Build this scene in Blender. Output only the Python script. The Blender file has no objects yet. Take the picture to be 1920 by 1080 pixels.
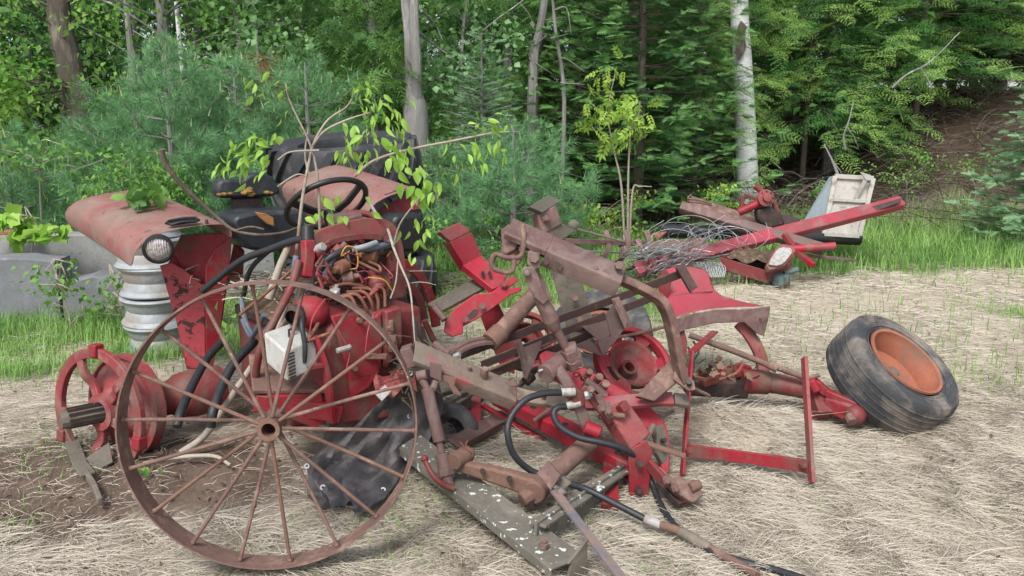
import bpy, math, random
import numpy as np
from mathutils import Vector as V, Matrix as M4
random.seed(7); rng = np.random.default_rng(11)
sc = bpy.context.scene
COL = sc.collection
# ------------------------------------------------------------------ camera
CAM_H = 1.55; PITCH = math.atan(300/1500); FPX = 1500.0
cd = bpy.data.cameras.new('camera'); cam = bpy.data.objects.new('camera', cd); COL.objects.link(cam)
cam.location = (0, 0, CAM_H); cam.rotation_euler = (math.pi/2 - PITCH, 0, 0)
cd.sensor_width = 36; cd.lens = 36*FPX/1920; cd.clip_start = .05; cd.clip_end = 600
sc.camera = cam
# ------------------------------------------------------------------ overcast daylight
SUN_EL, SUN_AZ = math.radians(52), math.radians(200)     # azimuth clockwise from +Y: behind the camera, a bit left
w = bpy.data.worlds.new('World'); sc.world = w; w.use_nodes = True
nt = w.node_tree; nt.nodes.clear()
sky = nt.nodes.new('ShaderNodeTexSky'); sky.sky_type = 'NISHITA'; sky.sun_disc = False
sky.sun_elevation = SUN_EL; sky.sun_rotation = SUN_AZ; sky.dust_density = 2.5; sky.air_density = 1.0
hs = nt.nodes.new('ShaderNodeHueSaturation'); hs.inputs['Saturation'].default_value = .5
bg = nt.nodes.new('ShaderNodeBackground'); bg.inputs['Strength'].default_value = .105
ow = nt.nodes.new('ShaderNodeOutputWorld')
nt.links.new(sky.outputs[0], hs.inputs['Color']); nt.links.new(hs.outputs[0], bg.inputs[0]); nt.links.new(bg.outputs[0], ow.inputs[0])
sd = bpy.data.lights.new('sun', 'SUN'); sd.energy = 1.5; sd.angle = math.radians(18); sd.color = (1, .98, .95)
so = bpy.data.objects.new('sun', sd); COL.objects.link(so)
sdir = V((math.sin(SUN_AZ)*math.cos(SUN_EL), math.cos(SUN_AZ)*math.cos(SUN_EL), math.sin(SUN_EL)))
so.rotation_euler = (-sdir).to_track_quat('-Z', 'Y').to_euler(); so.location = (0, -5, 12)
sc.view_settings.view_transform = 'Standard'; sc.view_settings.look = 'None'
sc.view_settings.gamma = 1; sc.view_settings.exposure = 1.33

# ------------------------------------------------------------------ measuring: a pixel of the photograph and a distance give a place in the yard
CT, ST = math.cos(PITCH), math.sin(PITCH)
def ray(px, py):
    u = (px-960)/FPX; v = (540-py)/FPX
    return V((u, CT+v*ST, -ST+v*CT))
def P(px, py, Y):                                         # nothing is put under the ground: such a point comes nearer until it lies on the hay
    d = ray(px, py); s = Y/d.y
    if py > 560:
        for _ in range(40):
            if CAM_H+d.z*s > gz(d.x*s, d.y*s)+.035: break
            s *= .988
    return V((d.x*s, d.y*s, CAM_H+d.z*s))
def G(px, py, z=0.0):
    d = ray(px, py); s = (z-CAM_H)/d.z
    return V((d.x*s, d.y*s, z))
def onplane(px, py, p0, n):
    d = ray(px, py); o = V((0, 0, CAM_H)); s = (p0-o).dot(n)/d.dot(n)
    return o+d*s
# ------------------------------------------------------------------ objects
ORG = {}
def tag(o, label=None, cat=None, group=None, kind=None):
    if label: o['label'] = label
    if cat: o['category'] = cat
    if group: o['group'] = group
    if kind: o['kind'] = kind
    return o
def thing(name, loc, label, cat, group=None):
    o = bpy.data.objects.new(name, None); COL.objects.link(o); o.empty_display_size = .1
    o.location = loc; ORG[o.name] = V(loc)
    return tag(o, label, cat, group)
def copy_tree(o, parent=None):
    c = o.copy(); COL.objects.link(c); c.parent = parent
    for ch in list(o.children): copy_tree(ch, c)
    return c
def link_mesh(name, me, mats, parent=None, loc=None):
    ob = bpy.data.objects.new(name, me); COL.objects.link(ob)
    for m in (mats if isinstance(mats, (list, tuple)) else [mats]): me.materials.append(m)
    if parent is not None:
        ob.parent = parent; org = ORG[parent.name]; ORG[ob.name] = org
        me.transform(M4.Translation(-org))
    elif loc is not None:
        me.transform(M4.Translation(-V(loc))); ob.location = loc; ORG[ob.name] = V(loc)
    else: ORG[ob.name] = V((0, 0, 0))
    return ob
def frame(p0, p1, up=None):
    z = (V(p1)-V(p0)).normalized(); up = V(up) if up is not None else V((0, 0, 1))
    if abs(z.dot(up.normalized())) > .98: up = V((0, 1, 0)) if abs(z.y) < .9 else V((1, 0, 0))
    x = up.cross(z).normalized(); y = z.cross(x)      # x sideways, y 'up', z along
    return x, y, z
class MB:
    def __init__(s): s.v = []; s.f = []
    def add(s, vs, fs):
        b = len(s.v); s.v += [V(p) for p in vs]; s.f += [tuple(b+i for i in f) for f in fs]; return s
    def beam(s, p0, p1, w, h, up=None, w1=None, h1=None):
        p0, p1 = V(p0), V(p1); x, y, z = frame(p0, p1, up); w1 = w1 or w; h1 = h1 or h; vs = []
        for p, a, b in ((p0, w/2, h/2), (p1, w1/2, h1/2)):
            vs += [p-x*a-y*b, p+x*a-y*b, p+x*a+y*b, p-x*a+y*b]
        return s.add(vs, [(3, 2, 1, 0), (4, 5, 6, 7), (0, 1, 5, 4), (1, 2, 6, 5), (2, 3, 7, 6), (3, 0, 4, 7)])
    def box(s, c, sx, sy, sz, rot=None):
        c = V(c); R = rot or M4.Identity(3); vs = [c+R @ V((i*sx/2, j*sy/2, k*sz/2)) for k in (-1, 1) for i, j in ((-1, -1), (1, -1), (1, 1), (-1, 1))]
        return s.add(vs, [(3, 2, 1, 0), (4, 5, 6, 7), (0, 1, 5, 4), (1, 2, 6, 5), (2, 3, 7, 6), (3, 0, 4, 7)])
    def section(s, poly, p0, p1, up=None, k=1.0):      # any closed 2-D section (x, y) swept from p0 to p1
        p0, p1 = V(p0), V(p1); x, y, z = frame(p0, p1, up); n = len(poly)
        vs = [p0+x*a+y*b for a, b in poly]+[p1+x*a*k+y*b*k for a, b in poly]
        fs = [(i, (i+1) % n, n+(i+1) % n, n+i) for i in range(n)]+[tuple(range(n-1, -1, -1)), tuple(range(n, 2*n))]
        return s.add(vs, fs)
    def channel(s, p0, p1, w, h, t, up=None, k=1.0):   # a U section, open at the bottom
        a, b = w/2, h/2; c = min(a, b)*.25
        return s.section([(-a, -b), (-a+t, -b), (-a+t, b-t), (a-t, b-t), (a-t, -b), (a, -b), (a, b-c), (a-c*.3, b-c*.3), (a-c, b), (-a+c, b), (-a+c*.3, b-c*.3), (-a, b-c)], p0, p1, up, k)
    def angle(s, p0, p1, w, h, t, up=None):
        return s.section([(0, 0), (w, 0), (w, t), (t, t), (t, h), (0, h)], p0, p1, up)
    def tube(s, pts, r, n=8, closed=False, cap=True, r1=None):
        pts = [V(p) for p in pts]; m = len(pts)
        rs = r if isinstance(r, (list, tuple)) else [r+((r1 if r1 is not None else r)-r)*i/max(1, m-1) for i in range(m)]
        b = len(s.v); nrm = None
        for i, p in enumerate(pts):
            if closed: t = pts[(i+1) % m]-pts[i-1]
            else: t = pts[min(i+1, m-1)]-pts[max(i-1, 0)]
            if t.length < 1e-7: t = V((0, 0, 1))
            t.normalize()
            if nrm is None:
                nrm = t.orthogonal().normalized()
            else:
                nrm = nrm-t*nrm.dot(t)
                nrm = nrm.normalized() if nrm.length > 1e-5 else t.orthogonal().normalized()
            bn = t.cross(nrm)
            for k in range(n):
                a = 2*math.pi*k/n; s.v.append(p+(nrm*math.cos(a)+bn*math.sin(a))*rs[i])
        for i in range(m if closed else m-1):
            j = (i+1) % m
            for k in range(n):
                s.f.append((b+i*n+k, b+i*n+(k+1) % n, b+j*n+(k+1) % n, b+j*n+k))
        if cap and not closed:
            s.f.append(tuple(b+k for k in range(n-1, -1, -1))); s.f.append(tuple(b+(m-1)*n+k for k in range(n)))
        return s
    def cyl(s, p0, p1, r, n=14, r1=None): return s.tube([p0, p1], r, n, r1=r1)
    def bolt(s, p, d, r=.014, h=.012): return s.cyl(V(p)-V(d).normalized()*.004, V(p)+V(d).normalized()*h, r, 6)
    def lathe(s, prof, c, axis, n=32, ref=None, a0=0, a1=2*math.pi, jig=None):   # prof: (radius, along axis), closed loop if first==last
        c = V(c); z = V(axis).normalized(); x = (V(ref)-z*z.dot(V(ref))).normalized() if ref is not None else z.orthogonal().normalized(); y = z.cross(x)
        full = abs(a1-a0-2*math.pi) < 1e-6; cols = n if full else n+1; b = len(s.v); m = len(prof)
        for i in range(cols):
            a = a0+(a1-a0)*i/n; e = x*math.cos(a)+y*math.sin(a)
            for r, h in prof: s.v.append(c+e*r+z*h)
        for i in range(n):
            j = (i+1) % cols
            for k in range(m-1): s.f.append((b+i*m+k, b+j*m+k, b+j*m+k+1, b+i*m+k+1))
        return s
    def prism(s, pts, th):                              # flat outline in 3-D, thickened along its normal
        pts = [V(p) for p in pts]; n = len(pts); nn = V((0, 0, 0))
        for i in range(n): nn += pts[i].cross(pts[(i+1) % n])
        nn.normalize()
        return s.add([p+nn*th/2 for p in pts]+[p-nn*th/2 for p in pts],
                     [tuple(range(n)), tuple(range(2*n-1, n-1, -1))]+[(i, n+i, n+(i+1) % n, (i+1) % n) for i in range(n)])
    def trace(s, pix, at, n, th):                       # outline seen in the photograph, put on its own plane, with its own thickness
        p0 = P(*at); n = V(n).normalized()
        return s.prism([onplane(a, b, p0, n) for a, b in pix], th)
    def sheet(s, rows, th=0):                            # grid of points; th: solid thickness
        R = len(rows); C = len(rows[0]); rows = [[V(p) for p in r] for r in rows]; b = len(s.v)
        s.v += [p for r in rows for p in r]
        q = [(i*C+j, i*C+j+1, (i+1)*C+j+1, (i+1)*C+j) for i in range(R-1) for j in range(C-1)]
        s.f += [tuple(b+k for k in f) for f in q]
        if th:
            nr = [V((0, 0, 0)) for _ in range(R*C)]; fl = [p for r in rows for p in r]
            for f in q:
                nn = (fl[f[1]]-fl[f[0]]).cross(fl[f[3]]-fl[f[0]])
                for k in f: nr[k] += nn
            b2 = len(s.v); s.v += [p-(k.normalized() if k.length > 0 else k)*th for p, k in zip(fl, nr)]
            s.f += [tuple(b2+k for k in reversed(f)) for f in q]
            ed = [(j, j+1) for j in range(C-1)]+[(i*C+C-1, (i+1)*C+C-1) for i in range(R-1)]+[((R-1)*C+j+1, (R-1)*C+j) for j in range(C-1)]+[((i+1)*C, i*C) for i in range(R-1)]
            s.f += [(b+a, b2+a, b2+c, b+c) for a, c in ed]
        return s
    def sphere(s, c, r, n=10, sq=(1, 1, 1)):
        c = V(c); b = len(s.v); m = n//2+1
        for i in range(m):
            t = math.pi*i/(m-1)
            for k in range(n):
                a = 2*math.pi*k/n; s.v.append(c+V((math.sin(t)*math.cos(a)*sq[0], math.sin(t)*math.sin(a)*sq[1], math.cos(t)*sq[2]))*r)
        for i in range(m-1):
            for k in range(n): s.f.append((b+i*n+k, b+(i+1)*n+k, b+(i+1)*n+(k+1) % n, b+i*n+(k+1) % n))
        return s
    def build(s, name, mat, parent=None, loc=None, bevel=0, smooth=35, sub=0, label=None):
        me = bpy.data.meshes.new(name); me.from_pydata([tuple(v) for v in s.v], [], s.f); me.validate()
        ob = link_mesh(name, me, mat, parent, loc)
        if smooth:
            me.polygons.foreach_set('use_smooth', [True]*len(me.polygons)); me.set_sharp_from_angle(angle=math.radians(smooth))
        if bevel:
            md = ob.modifiers.new('bevel', 'BEVEL'); md.width = bevel; md.segments = 2; md.limit_method = 'ANGLE'; md.angle_limit = math.radians(40); md.harden_normals = False
        if sub:
            md = ob.modifiers.new('subd', 'SUBSURF'); md.levels = sub; md.render_levels = sub
        if label: ob['label'] = label
        return ob
def spline(pts, k=8):                                    # Catmull-Rom through points
    pts = [V(p) for p in pts]; q = [pts[0]*2-pts[1]]+pts+[pts[-1]*2-pts[-2]]; out = []
    for i in range(1, len(q)-2):
        a, b, c, d = q[i-1:i+3]
        for j in range(k):
            t = j/k; out.append(.5*((2*b)+(c-a)*t+(2*a-5*b+4*c-d)*t*t+(3*b-a-3*c+d)*t*t*t))
    out.append(pts[-1]); return out
def PS(lst, k=8): return spline([P(*a) for a in lst], k)
def lerp(a, b, t): return a+(b-a)*t
# ------------------------------------------------------------------ fast meshes for leaves and grass
def np_mesh(name, v, f, mats, parent=None, loc=None, mi=None, smooth=False):
    me = bpy.data.meshes.new(name); v = np.asarray(v, np.float32); f = np.asarray(f, np.int32); k = f.shape[1]
    me.vertices.add(len(v)); me.vertices.foreach_set('co', v.ravel())
    me.loops.add(f.size); me.loops.foreach_set('vertex_index', f.ravel())
    me.polygons.add(len(f)); me.polygons.foreach_set('loop_start', np.arange(0, f.size, k, dtype=np.int32))
    if mi is not None: me.polygons.foreach_set('material_index', np.asarray(mi, np.int32))
    if smooth: me.polygons.foreach_set('use_smooth', np.ones(len(f), bool))
    me.update(calc_edges=True)
    return link_mesh(name, me, mats, parent, loc)
def unit(a): return a/np.maximum(np.linalg.norm(a, axis=-1, keepdims=True), 1e-9)
def stamp(tv, tf, pos, ydir, zhint, size):                # copies of a template: its y axis along ydir, its z axis near zhint
    y = unit(ydir); x = unit(np.cross(y, zhint)); z = np.cross(x, y)
    R = np.stack([x, y, z], axis=1)*np.asarray(size).reshape(-1, 1, 1)
    v = np.einsum('ki,nij->nkj', tv, R)+pos[:, None, :]
    n, k = len(pos), len(tv)
    f = (tf[None]+(np.arange(n)*k)[:, None, None])
    return v.reshape(-1, 3), f.reshape(-1, tf.shape[1])
def join(parts):
    vs, fs, b = [], [], 0
    for v, f in parts:
        vs.append(v); fs.append(f+b); b += len(v)
    return np.concatenate(vs), np.concatenate(fs)
def vnoise(x, y, seed=0):                                 # smooth value noise
    x = np.asarray(x, float); y = np.asarray(y, float); xi = np.floor(x).astype(np.int64); yi = np.floor(y).astype(np.int64); fx = x-xi; fy = y-yi
    fx = fx*fx*(3-2*fx); fy = fy*fy*(3-2*fy)
    def h(i, j):
        n = (i*374761393+j*668265263+seed*974711) & 0x7fffffff; n = ((n ^ (n >> 13))*1274126177) & 0x7fffffff
        return ((n ^ (n >> 16)) & 0xffff)/65535.0
    return (h(xi, yi)*(1-fx)+h(xi+1, yi)*fx)*(1-fy)+(h(xi, yi+1)*(1-fx)+h(xi+1, yi+1)*fx)*fy
def sstep(a, b, x):
    t = np.clip((np.asarray(x, float)-a)/(b-a), 0, 1); return t*t*(3-2*t)
# ------------------------------------------------------------------ materials
def newmat(name):
    m = bpy.data.materials.new(name); m.use_nodes = True; t = m.node_tree
    return m, t, t.nodes['Principled BSDF'], t.nodes['Material Output']
def noise(t, co, scale, detail=6, rough=.6, dist=0):
    n = t.nodes.new('ShaderNodeTexNoise'); n.inputs['Scale'].default_value = scale; n.inputs['Detail'].default_value = detail
    n.inputs['Roughness'].default_value = rough; n.inputs['Distortion'].default_value = dist; t.links.new(co, n.inputs['Vector']); return n.outputs['Fac']
def ramp(t, fac, a, b):
    r = t.nodes.new('ShaderNodeMapRange'); r.inputs[1].default_value = a; r.inputs[2].default_value = b; t.links.new(fac, r.inputs[0]); return r.outputs[0]
def mixc(t, fac, a, b, mode='MIX'):
    n = t.nodes.new('ShaderNodeMix'); n.data_type = 'RGBA'; n.blend_type = mode
    if isinstance(fac, (int, float)): n.inputs[0].default_value = fac
    else: t.links.new(fac, n.inputs[0])
    for s, i in ((a, 6), (b, 7)):
        if isinstance(s, tuple): n.inputs[i].default_value = (*s, 1)
        else: t.links.new(s, n.inputs[i])
    return n.outputs[2]
def worn(name, c1, c2, patch=None, pr=(.55, .68), pscale=9, scale=5, rough=.6, metal=0, bump=.25, fine=60, spots=None, sr=(.66, .7), sscale=30, spec=.4, grime=0, gcol=(.115, .078, .06), chips=0, bdist=.006, stretch=None):
    m, t, b, o = newmat(name); co = t.nodes.new('ShaderNodeTexCoord').outputs['Object']
    if stretch:
        mp = t.nodes.new('ShaderNodeMapping'); mp.inputs['Scale'].default_value = stretch; t.links.new(co, mp.inputs[0]); co = mp.outputs[0]
    c = mixc(t, ramp(t, noise(t, co, scale), .35, .65), c1, c2)
    f = noise(t, co, fine, 4, .7)
    c = mixc(t, ramp(t, f, .3, .75), c, tuple(x*.62 for x in c1))if fine else c
    rg = rough
    if patch:
        pf = ramp(t, noise(t, co, pscale, 9, .68, .4), *pr); c = mixc(t, pf, c, patch)
        r = t.nodes.new('ShaderNodeMapRange'); r.inputs[3].default_value = rough; r.inputs[4].default_value = .85; t.links.new(pf, r.inputs[0]); t.links.new(r.outputs[0], b.inputs['Roughness'])
    else: b.inputs['Roughness'].default_value = rough
    if spots: c = mixc(t, ramp(t, noise(t, co, sscale, 3, .5), *sr), c, spots)
    if grime:                                             # caked dust and soil in drifting patches
        gm = t.nodes.new('ShaderNodeMath'); gm.operation = 'MULTIPLY'; gm.inputs[1].default_value = grime
        t.links.new(ramp(t, noise(t, co, 4.2, 10, .72, .8), .49, .59), gm.inputs[0]); c = mixc(t, gm.outputs[0], c, gcol)
    if chips: c = mixc(t, ramp(t, noise(t, co, 15, 9, .72, .5), .69-chips, .705-chips), c, (.07, .035, .028))
    t.links.new(c, b.inputs['Base Color']); b.inputs['Metallic'].default_value = metal; b.inputs['Specular IOR Level'].default_value = spec
    if bump:
        bp = t.nodes.new('ShaderNodeBump'); bp.inputs['Strength'].default_value = bump; bp.inputs['Distance'].default_value = bdist
        t.links.new(noise(t, co, fine or 40, 6, .7), bp.inputs['Height']); t.links.new(bp.outputs[0], b.inputs['Normal'])
    return m
def leafmat(name, c1, c2, c3=None, trans=.35, rough=.55, clump=1.2):
    m, t, b, o = newmat(name); co = t.nodes.new('ShaderNodeTexCoord').outputs['Object']
    g = t.nodes.new('ShaderNodeNewGeometry')
    c = mixc(t, g.outputs['Random Per Island'], c1, c2)
    if c3: c = mixc(t, ramp(t, noise(t, co, clump, 3), .45, .62), c, c3)
    t.links.new(c, b.inputs['Base Color']); b.inputs['Roughness'].default_value = rough; b.inputs['Specular IOR Level'].default_value = .25
    tr = t.nodes.new('ShaderNodeBsdfTranslucent'); t.links.new(c, tr.inputs[0])
    mx = t.nodes.new('ShaderNodeMixShader'); mx.inputs[0].default_value = trans
    t.links.new(b.outputs[0], mx.inputs[1]); t.links.new(tr.outputs[0], mx.inputs[2]); t.links.new(mx.outputs[0], o.inputs[0])
    return m
RUST = (.105, .048, .03)
M = dict(
 red=worn('red_paint', (.3, .02, .032), (.2, .014, .022), (.13, .045, .036), (.5, .7), 7, rough=.5, bump=.2, spec=.3, grime=.6, chips=.03),
 red_bright=worn('bright_red_paint', (.4, .024, .045), (.3, .018, .03), (.18, .12, .1), (.56, .68), 6, rough=.46, bump=.15, spec=.35, grime=.45, chips=.03),
 red_pink=worn('pink_worn_red_paint', (.38, .055, .08), (.3, .035, .05), (.22, .13, .12), (.56, .7), 3, rough=.5, bump=.1, grime=.4),
 red_faded=worn('faded_red_paint', (.29, .07, .068), (.22, .042, .045), (.23, .14, .115), (.5, .72), 5, rough=.6, bump=.2, grime=.65, chips=.04),
 red_dirty=worn('dirty_cast_red', (.27, .042, .046), (.17, .03, .032), (.22, .13, .11), (.46, .66), 7, rough=.6, bump=.35, grime=.75, chips=.05),
 red_top=worn('sun_bleached_paint', (.27, .105, .095), (.22, .068, .068), (.21, .145, .118), (.42, .62), 3.4, rough=.7, bump=.25, fine=70, grime=.6, gcol=(.17, .11, .088), spots=(.12, .07, .055), sr=(.64, .7), sscale=22, spec=.25),
 red_chip=worn('chipped_red_paint', (.38, .05, .06), (.3, .035, .045), (.045, .018, .018), (.535, .55), 17, rough=.5, bump=.4),
 red_dark=worn('dull_dark_red_paint', (.2, .03, .032), (.14, .026, .026), RUST, (.5, .66), 8, rough=.6, grime=.7, chips=.05),
 rust=worn('rusted_steel', (.18, .105, .085), (.115, .064, .052), (.28, .18, .14), (.5, .72), 12, rough=.8, bump=.5, spots=(.36, .3, .25), sr=(.7, .76), sscale=45),
 rust_or=worn('orange_rusted_steel', (.19, .105, .076), (.14, .078, .06), (.27, .17, .125), (.55, .75), 10, rough=.82, bump=.5),
 brown=worn('brown_weathered_steel', (.165, .098, .086), (.11, .064, .057), (.24, .15, .13), (.52, .7), 8, rough=.66, bump=.35, spots=(.3, .25, .2), sr=(.72, .78)),
 plum=worn('purple_brown_paint', (.15, .083, .075), (.1, .053, .049), (.2, .135, .115), (.48, .72), 7, rough=.6, bump=.35, grime=.5, gcol=(.19, .145, .125), chips=.03),
 tan=worn('tan_weathered_channel', (.2, .15, .118), (.14, .1, .08), (.25, .075, .075), (.56, .64), 6, rough=.75, bump=.35, grime=.4, gcol=(.23, .18, .145), chips=.02),
 brown_dark=worn('dark_brown_angle_iron', (.095, .056, .05), (.065, .038, .034), (.15, .095, .078), (.54, .68), 9, rough=.7, bump=.3),
 olive=worn('grey_olive_steel', (.145, .125, .098), (.1, .088, .07), (.2, .165, .13), (.5, .7), 6, rough=.75, bump=.3),
 lichen=worn('lichen_spotted_steel', (.155, .14, .115), (.11, .098, .08), (.21, .18, .145), (.5, .7), 5, rough=.8, bump=.35, spots=(.5, .54, .5), sr=(.625, .645), sscale=34),
 cut=worn('bare_worn_steel', (.3, .25, .2), (.22, .17, .13), (.14, .085, .06), (.55, .7), 9, rough=.6),
 dark=worn('dark_oily_metal', (.03, .024, .022), (.05, .03, .026), (.09, .045, .035), (.5, .7), 14, rough=.6),
 tyre=worn('tyre_rubber', (.03, .031, .035), (.042, .043, .048), (.1, .095, .09), (.52, .75), 6, rough=.62, bump=.25, spec=.35),
 tyre_dirty=worn('dirty_tyre_rubber', (.05, .052, .056), (.034, .035, .039), (.2, .168, .14), (.43, .6), 2.8, rough=.75, bump=.3),
 hose=worn('black_hose_rubber', (.02, .022, .026), (.028, .03, .035), (.05, .05, .05), (.6, .75), 20, rough=.5, bump=.2),
 plastic=worn('black_plastic', (.016, .016, .018), (.022, .022, .024), None, rough=.42, bump=.05),
 vinyl=worn('cracked_black_vinyl', (.02, .023, .028), (.03, .033, .038), (.06, .062, .066), (.55, .75), 5, rough=.45, bump=.3),
 foam=worn('old_seat_foam', (.4, .19, .06), (.3, .13, .04), (.12, .06, .03), (.5, .7), 12, rough=.95, bump=.6),
 moss=worn('orange_moss', (.22, .12, .03), (.12, .08, .02), (.3, .2, .06), (.5, .7), 30, rough=1, bump=.8),
 alu=worn('dull_alloy', (.36, .38, .39), (.25, .27, .28), (.26, .2, .15), (.5, .7), 4, rough=.6, metal=.15, bump=.08, fine=25),
 concrete=worn('old_concrete', (.28, .28, .27), (.2, .2, .195), (.13, .13, .12), (.5, .72), 3, rough=.95, bump=.6),
 concrete_dark=worn('weathered_concrete', (.2, .205, .215), (.14, .145, .155), (.29, .29, .285), (.55, .75), 2.5, rough=.95, bump=.6),
 orange=worn('orange_rim_paint', (.36, .13, .075), (.26, .085, .05), (.17, .095, .065), (.47, .62), 9, rough=.6, bump=.2),
 white=worn('grimy_white_plastic', (.46, .46, .43), (.38, .38, .35), (.25, .16, .09), (.52, .68), 7, rough=.45, bump=.06, fine=120),
 cream=worn('flaking_cream_paint', (.5, .48, .44), (.4, .37, .33), (.2, .13, .085), (.55, .68), 7, rough=.8, bump=.4),
 blue_grey=worn('pale_blue_sheet_metal', (.45, .53, .58), (.38, .45, .5), (.24, .2, .17), (.58, .7), 5, rough=.5),
 galv=worn('galvanised_wire', (.42, .43, .44), (.3, .31, .32), (.2, .15, .12), (.5, .7), 8, rough=.5, metal=.3, bump=0),
 label=worn('white_label', (.4, .4, .38), (.32, .31, .29), (.22, .17, .14), (.48, .6), 22, rough=.5, bump=0),
 tarp=worn('black_tarp', (.064, .059, .064), (.042, .039, .045), (.16, .14, .13), (.5, .7), 4, rough=.62, bump=.5, fine=38, bdist=.008),
 eyelet=worn('white_eyelet', (.5, .5, .51), (.4, .4, .42), None, rough=.4, bump=0),
 wire_red=worn('red_wire', (.42, .06, .08), (.24, .04, .05), (.12, .05, .04), (.5, .7), 25, rough=.6, bump=0),
 wire_rust=worn('rusty_pipe', (.2, .085, .05), (.13, .055, .035), (.3, .13, .08), (.5, .7), 18, rough=.75),
 yellow=worn('yellow_wire', (.55, .33, .06), (.45, .25, .05), None, rough=.5, bump=0),
 bluehose=worn('blue_grey_hose', (.1, .125, .165), (.07, .085, .115), (.17, .12, .11), (.6, .72), 14, rough=.55, bump=.1),
 green_paint=worn('teal_paint', (.11, .19, .19), (.08, .15, .15), RUST, (.5, .6), 9, rough=.6),
 bluepaint=worn('blue_worn_bar', (.12, .14, .19), (.1, .11, .14), (.19, .13, .11), (.4, .55), 8, rough=.6),
 twig=worn('grey_twig_bark', (.4, .35, .29), (.3, .25, .2), (.2, .14, .1), (.5, .7), 9, rough=.85, bump=.3),
 twig_dark=worn('dark_twig_bark', (.13, .095, .075), (.09, .065, .05), (.2, .16, .12), (.5, .7), 12, rough=.9, bump=.4),
 bark=worn('dark_furrowed_bark', (.13, .105, .085), (.075, .06, .048), (.24, .21, .18), (.52, .7), 7, rough=.95, bump=1, fine=25, bdist=.02, stretch=(1, 1, .2)),
 bark_grey=worn('grey_bark', (.25, .238, .225), (.15, .142, .135), (.36, .35, .335), (.5, .7), 6, rough=.95, bump=1, fine=24, bdist=.015, stretch=(1, 1, .18)),
 birch=worn('white_birch_bark', (.75, .76, .75), (.62, .64, .63), (.07, .06, .055), (.6, .66), 6, rough=.8, bump=.4, fine=30, stretch=(.35, .35, 1.6)),
 debris=worn('leaf_litter', (.1, .065, .042), (.065, .042, .028), (.2, .15, .1), (.5, .7), 22, rough=1, bump=1),
)
# lens of the headlight: ribbed old glass
def glass_lens():
    m, t, b, o = newmat('headlight_glass'); co = t.nodes.new('ShaderNodeTexCoord').outputs['Object']
    c = mixc(t, ramp(t, noise(t, co, 70, 4), .35, .65), (.3, .27, .25), (.62, .6, .6)); t.links.new(c, b.inputs['Base Color'])
    b.inputs['Roughness'].default_value = .12; b.inputs['Metallic'].default_value = .45
    bp = t.nodes.new('ShaderNodeBump'); bp.inputs['Strength'].default_value = .5; bp.inputs['Distance'].default_value = .004
    wv = t.nodes.new('ShaderNodeTexWave'); wv.inputs['Scale'].default_value = 32; t.links.new(co, wv.inputs['Vector']); t.links.new(wv.outputs['Fac'], bp.inputs['Height']); t.links.new(bp.outputs[0], b.inputs['Normal'])
    return m
M['lens'] = glass_lens()
L = dict(
 pine=leafmat('pine_needles', (0.122, 0.285, 0.117), (0.222, 0.422, 0.199), (0.1, 0.228, 0.0875), .25),
 pine_tip=leafmat('pine_new_shoots', (.36, .42, .2), (.45, .46, .25), None, .2),
 fir=leafmat('fir_needles', (0.0388, 0.114, 0.035), (0.1, 0.217, 0.07), (0.0554, 0.148, 0.0467), .25),
 fir_tip=leafmat('fir_new_growth', (0.111, 0.262, 0.07), (0.211, 0.388, 0.129), None, .3),
 hemlock_tip=leafmat('hemlock_new_growth', (0.211, 0.376, 0.0816), (0.333, 0.502, 0.14), None, .35),
 spruce=leafmat('pale_spruce_needles', (0.155, 0.296, 0.151), (0.244, 0.41, 0.21), None, .2),
 hemlock=leafmat('hemlock_needles', (0.0798, 0.214, 0.054), (0.151, 0.323, 0.0972), (0.063, 0.176, 0.0454), .35),
 cedar=leafmat('cedar_scale_leaves', (0.0924, 0.199, 0.0432), (0.168, 0.304, 0.081), (0.0714, 0.171, 0.0486), .35),
 maple=leafmat('maple_leaves', (0.089, 0.228, 0.035), (0.188, 0.376, 0.07), (0.266, 0.456, 0.0933), .45),
 aspen=leafmat('aspen_leaves', (0.133, 0.285, 0.0933), (0.288, 0.456, 0.233), (0.1, 0.228, 0.0583), .4, .4),
 ash=leafmat('young_ash_leaves', (0.264, 0.432, 0.0648), (0.396, 0.552, 0.108), None, .45),
 lime=leafmat('lush_sapling_leaves', (0.224, 0.432, 0.054), (0.396, 0.6, 0.13), None, .45, .4),
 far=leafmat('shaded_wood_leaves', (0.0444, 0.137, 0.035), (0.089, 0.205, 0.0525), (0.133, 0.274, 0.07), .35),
 bush=leafmat('low_bush_leaves', (0.133, 0.296, 0.0583), (0.222, 0.41, 0.0933), (0.089, 0.205, 0.0525), .4),
 dead=leafmat('dead_brown_needles', (.2, .09, .04), (.3, .15, .08), None, .2),
 chaff=leafmat('brown_chaff', (.2, .13, .09), (.09, .06, .045), None, .05),
 grass=leafmat('grass_blades', (.19, .36, .08), (.34, .5, .17), (.14, .29, .07), .35, .6, .8),
 hay=leafmat('cut_hay', (.6, .545, .46), (.33, .28, .22), (.48, .43, .35), .15, .8, 1.5),
)
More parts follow.
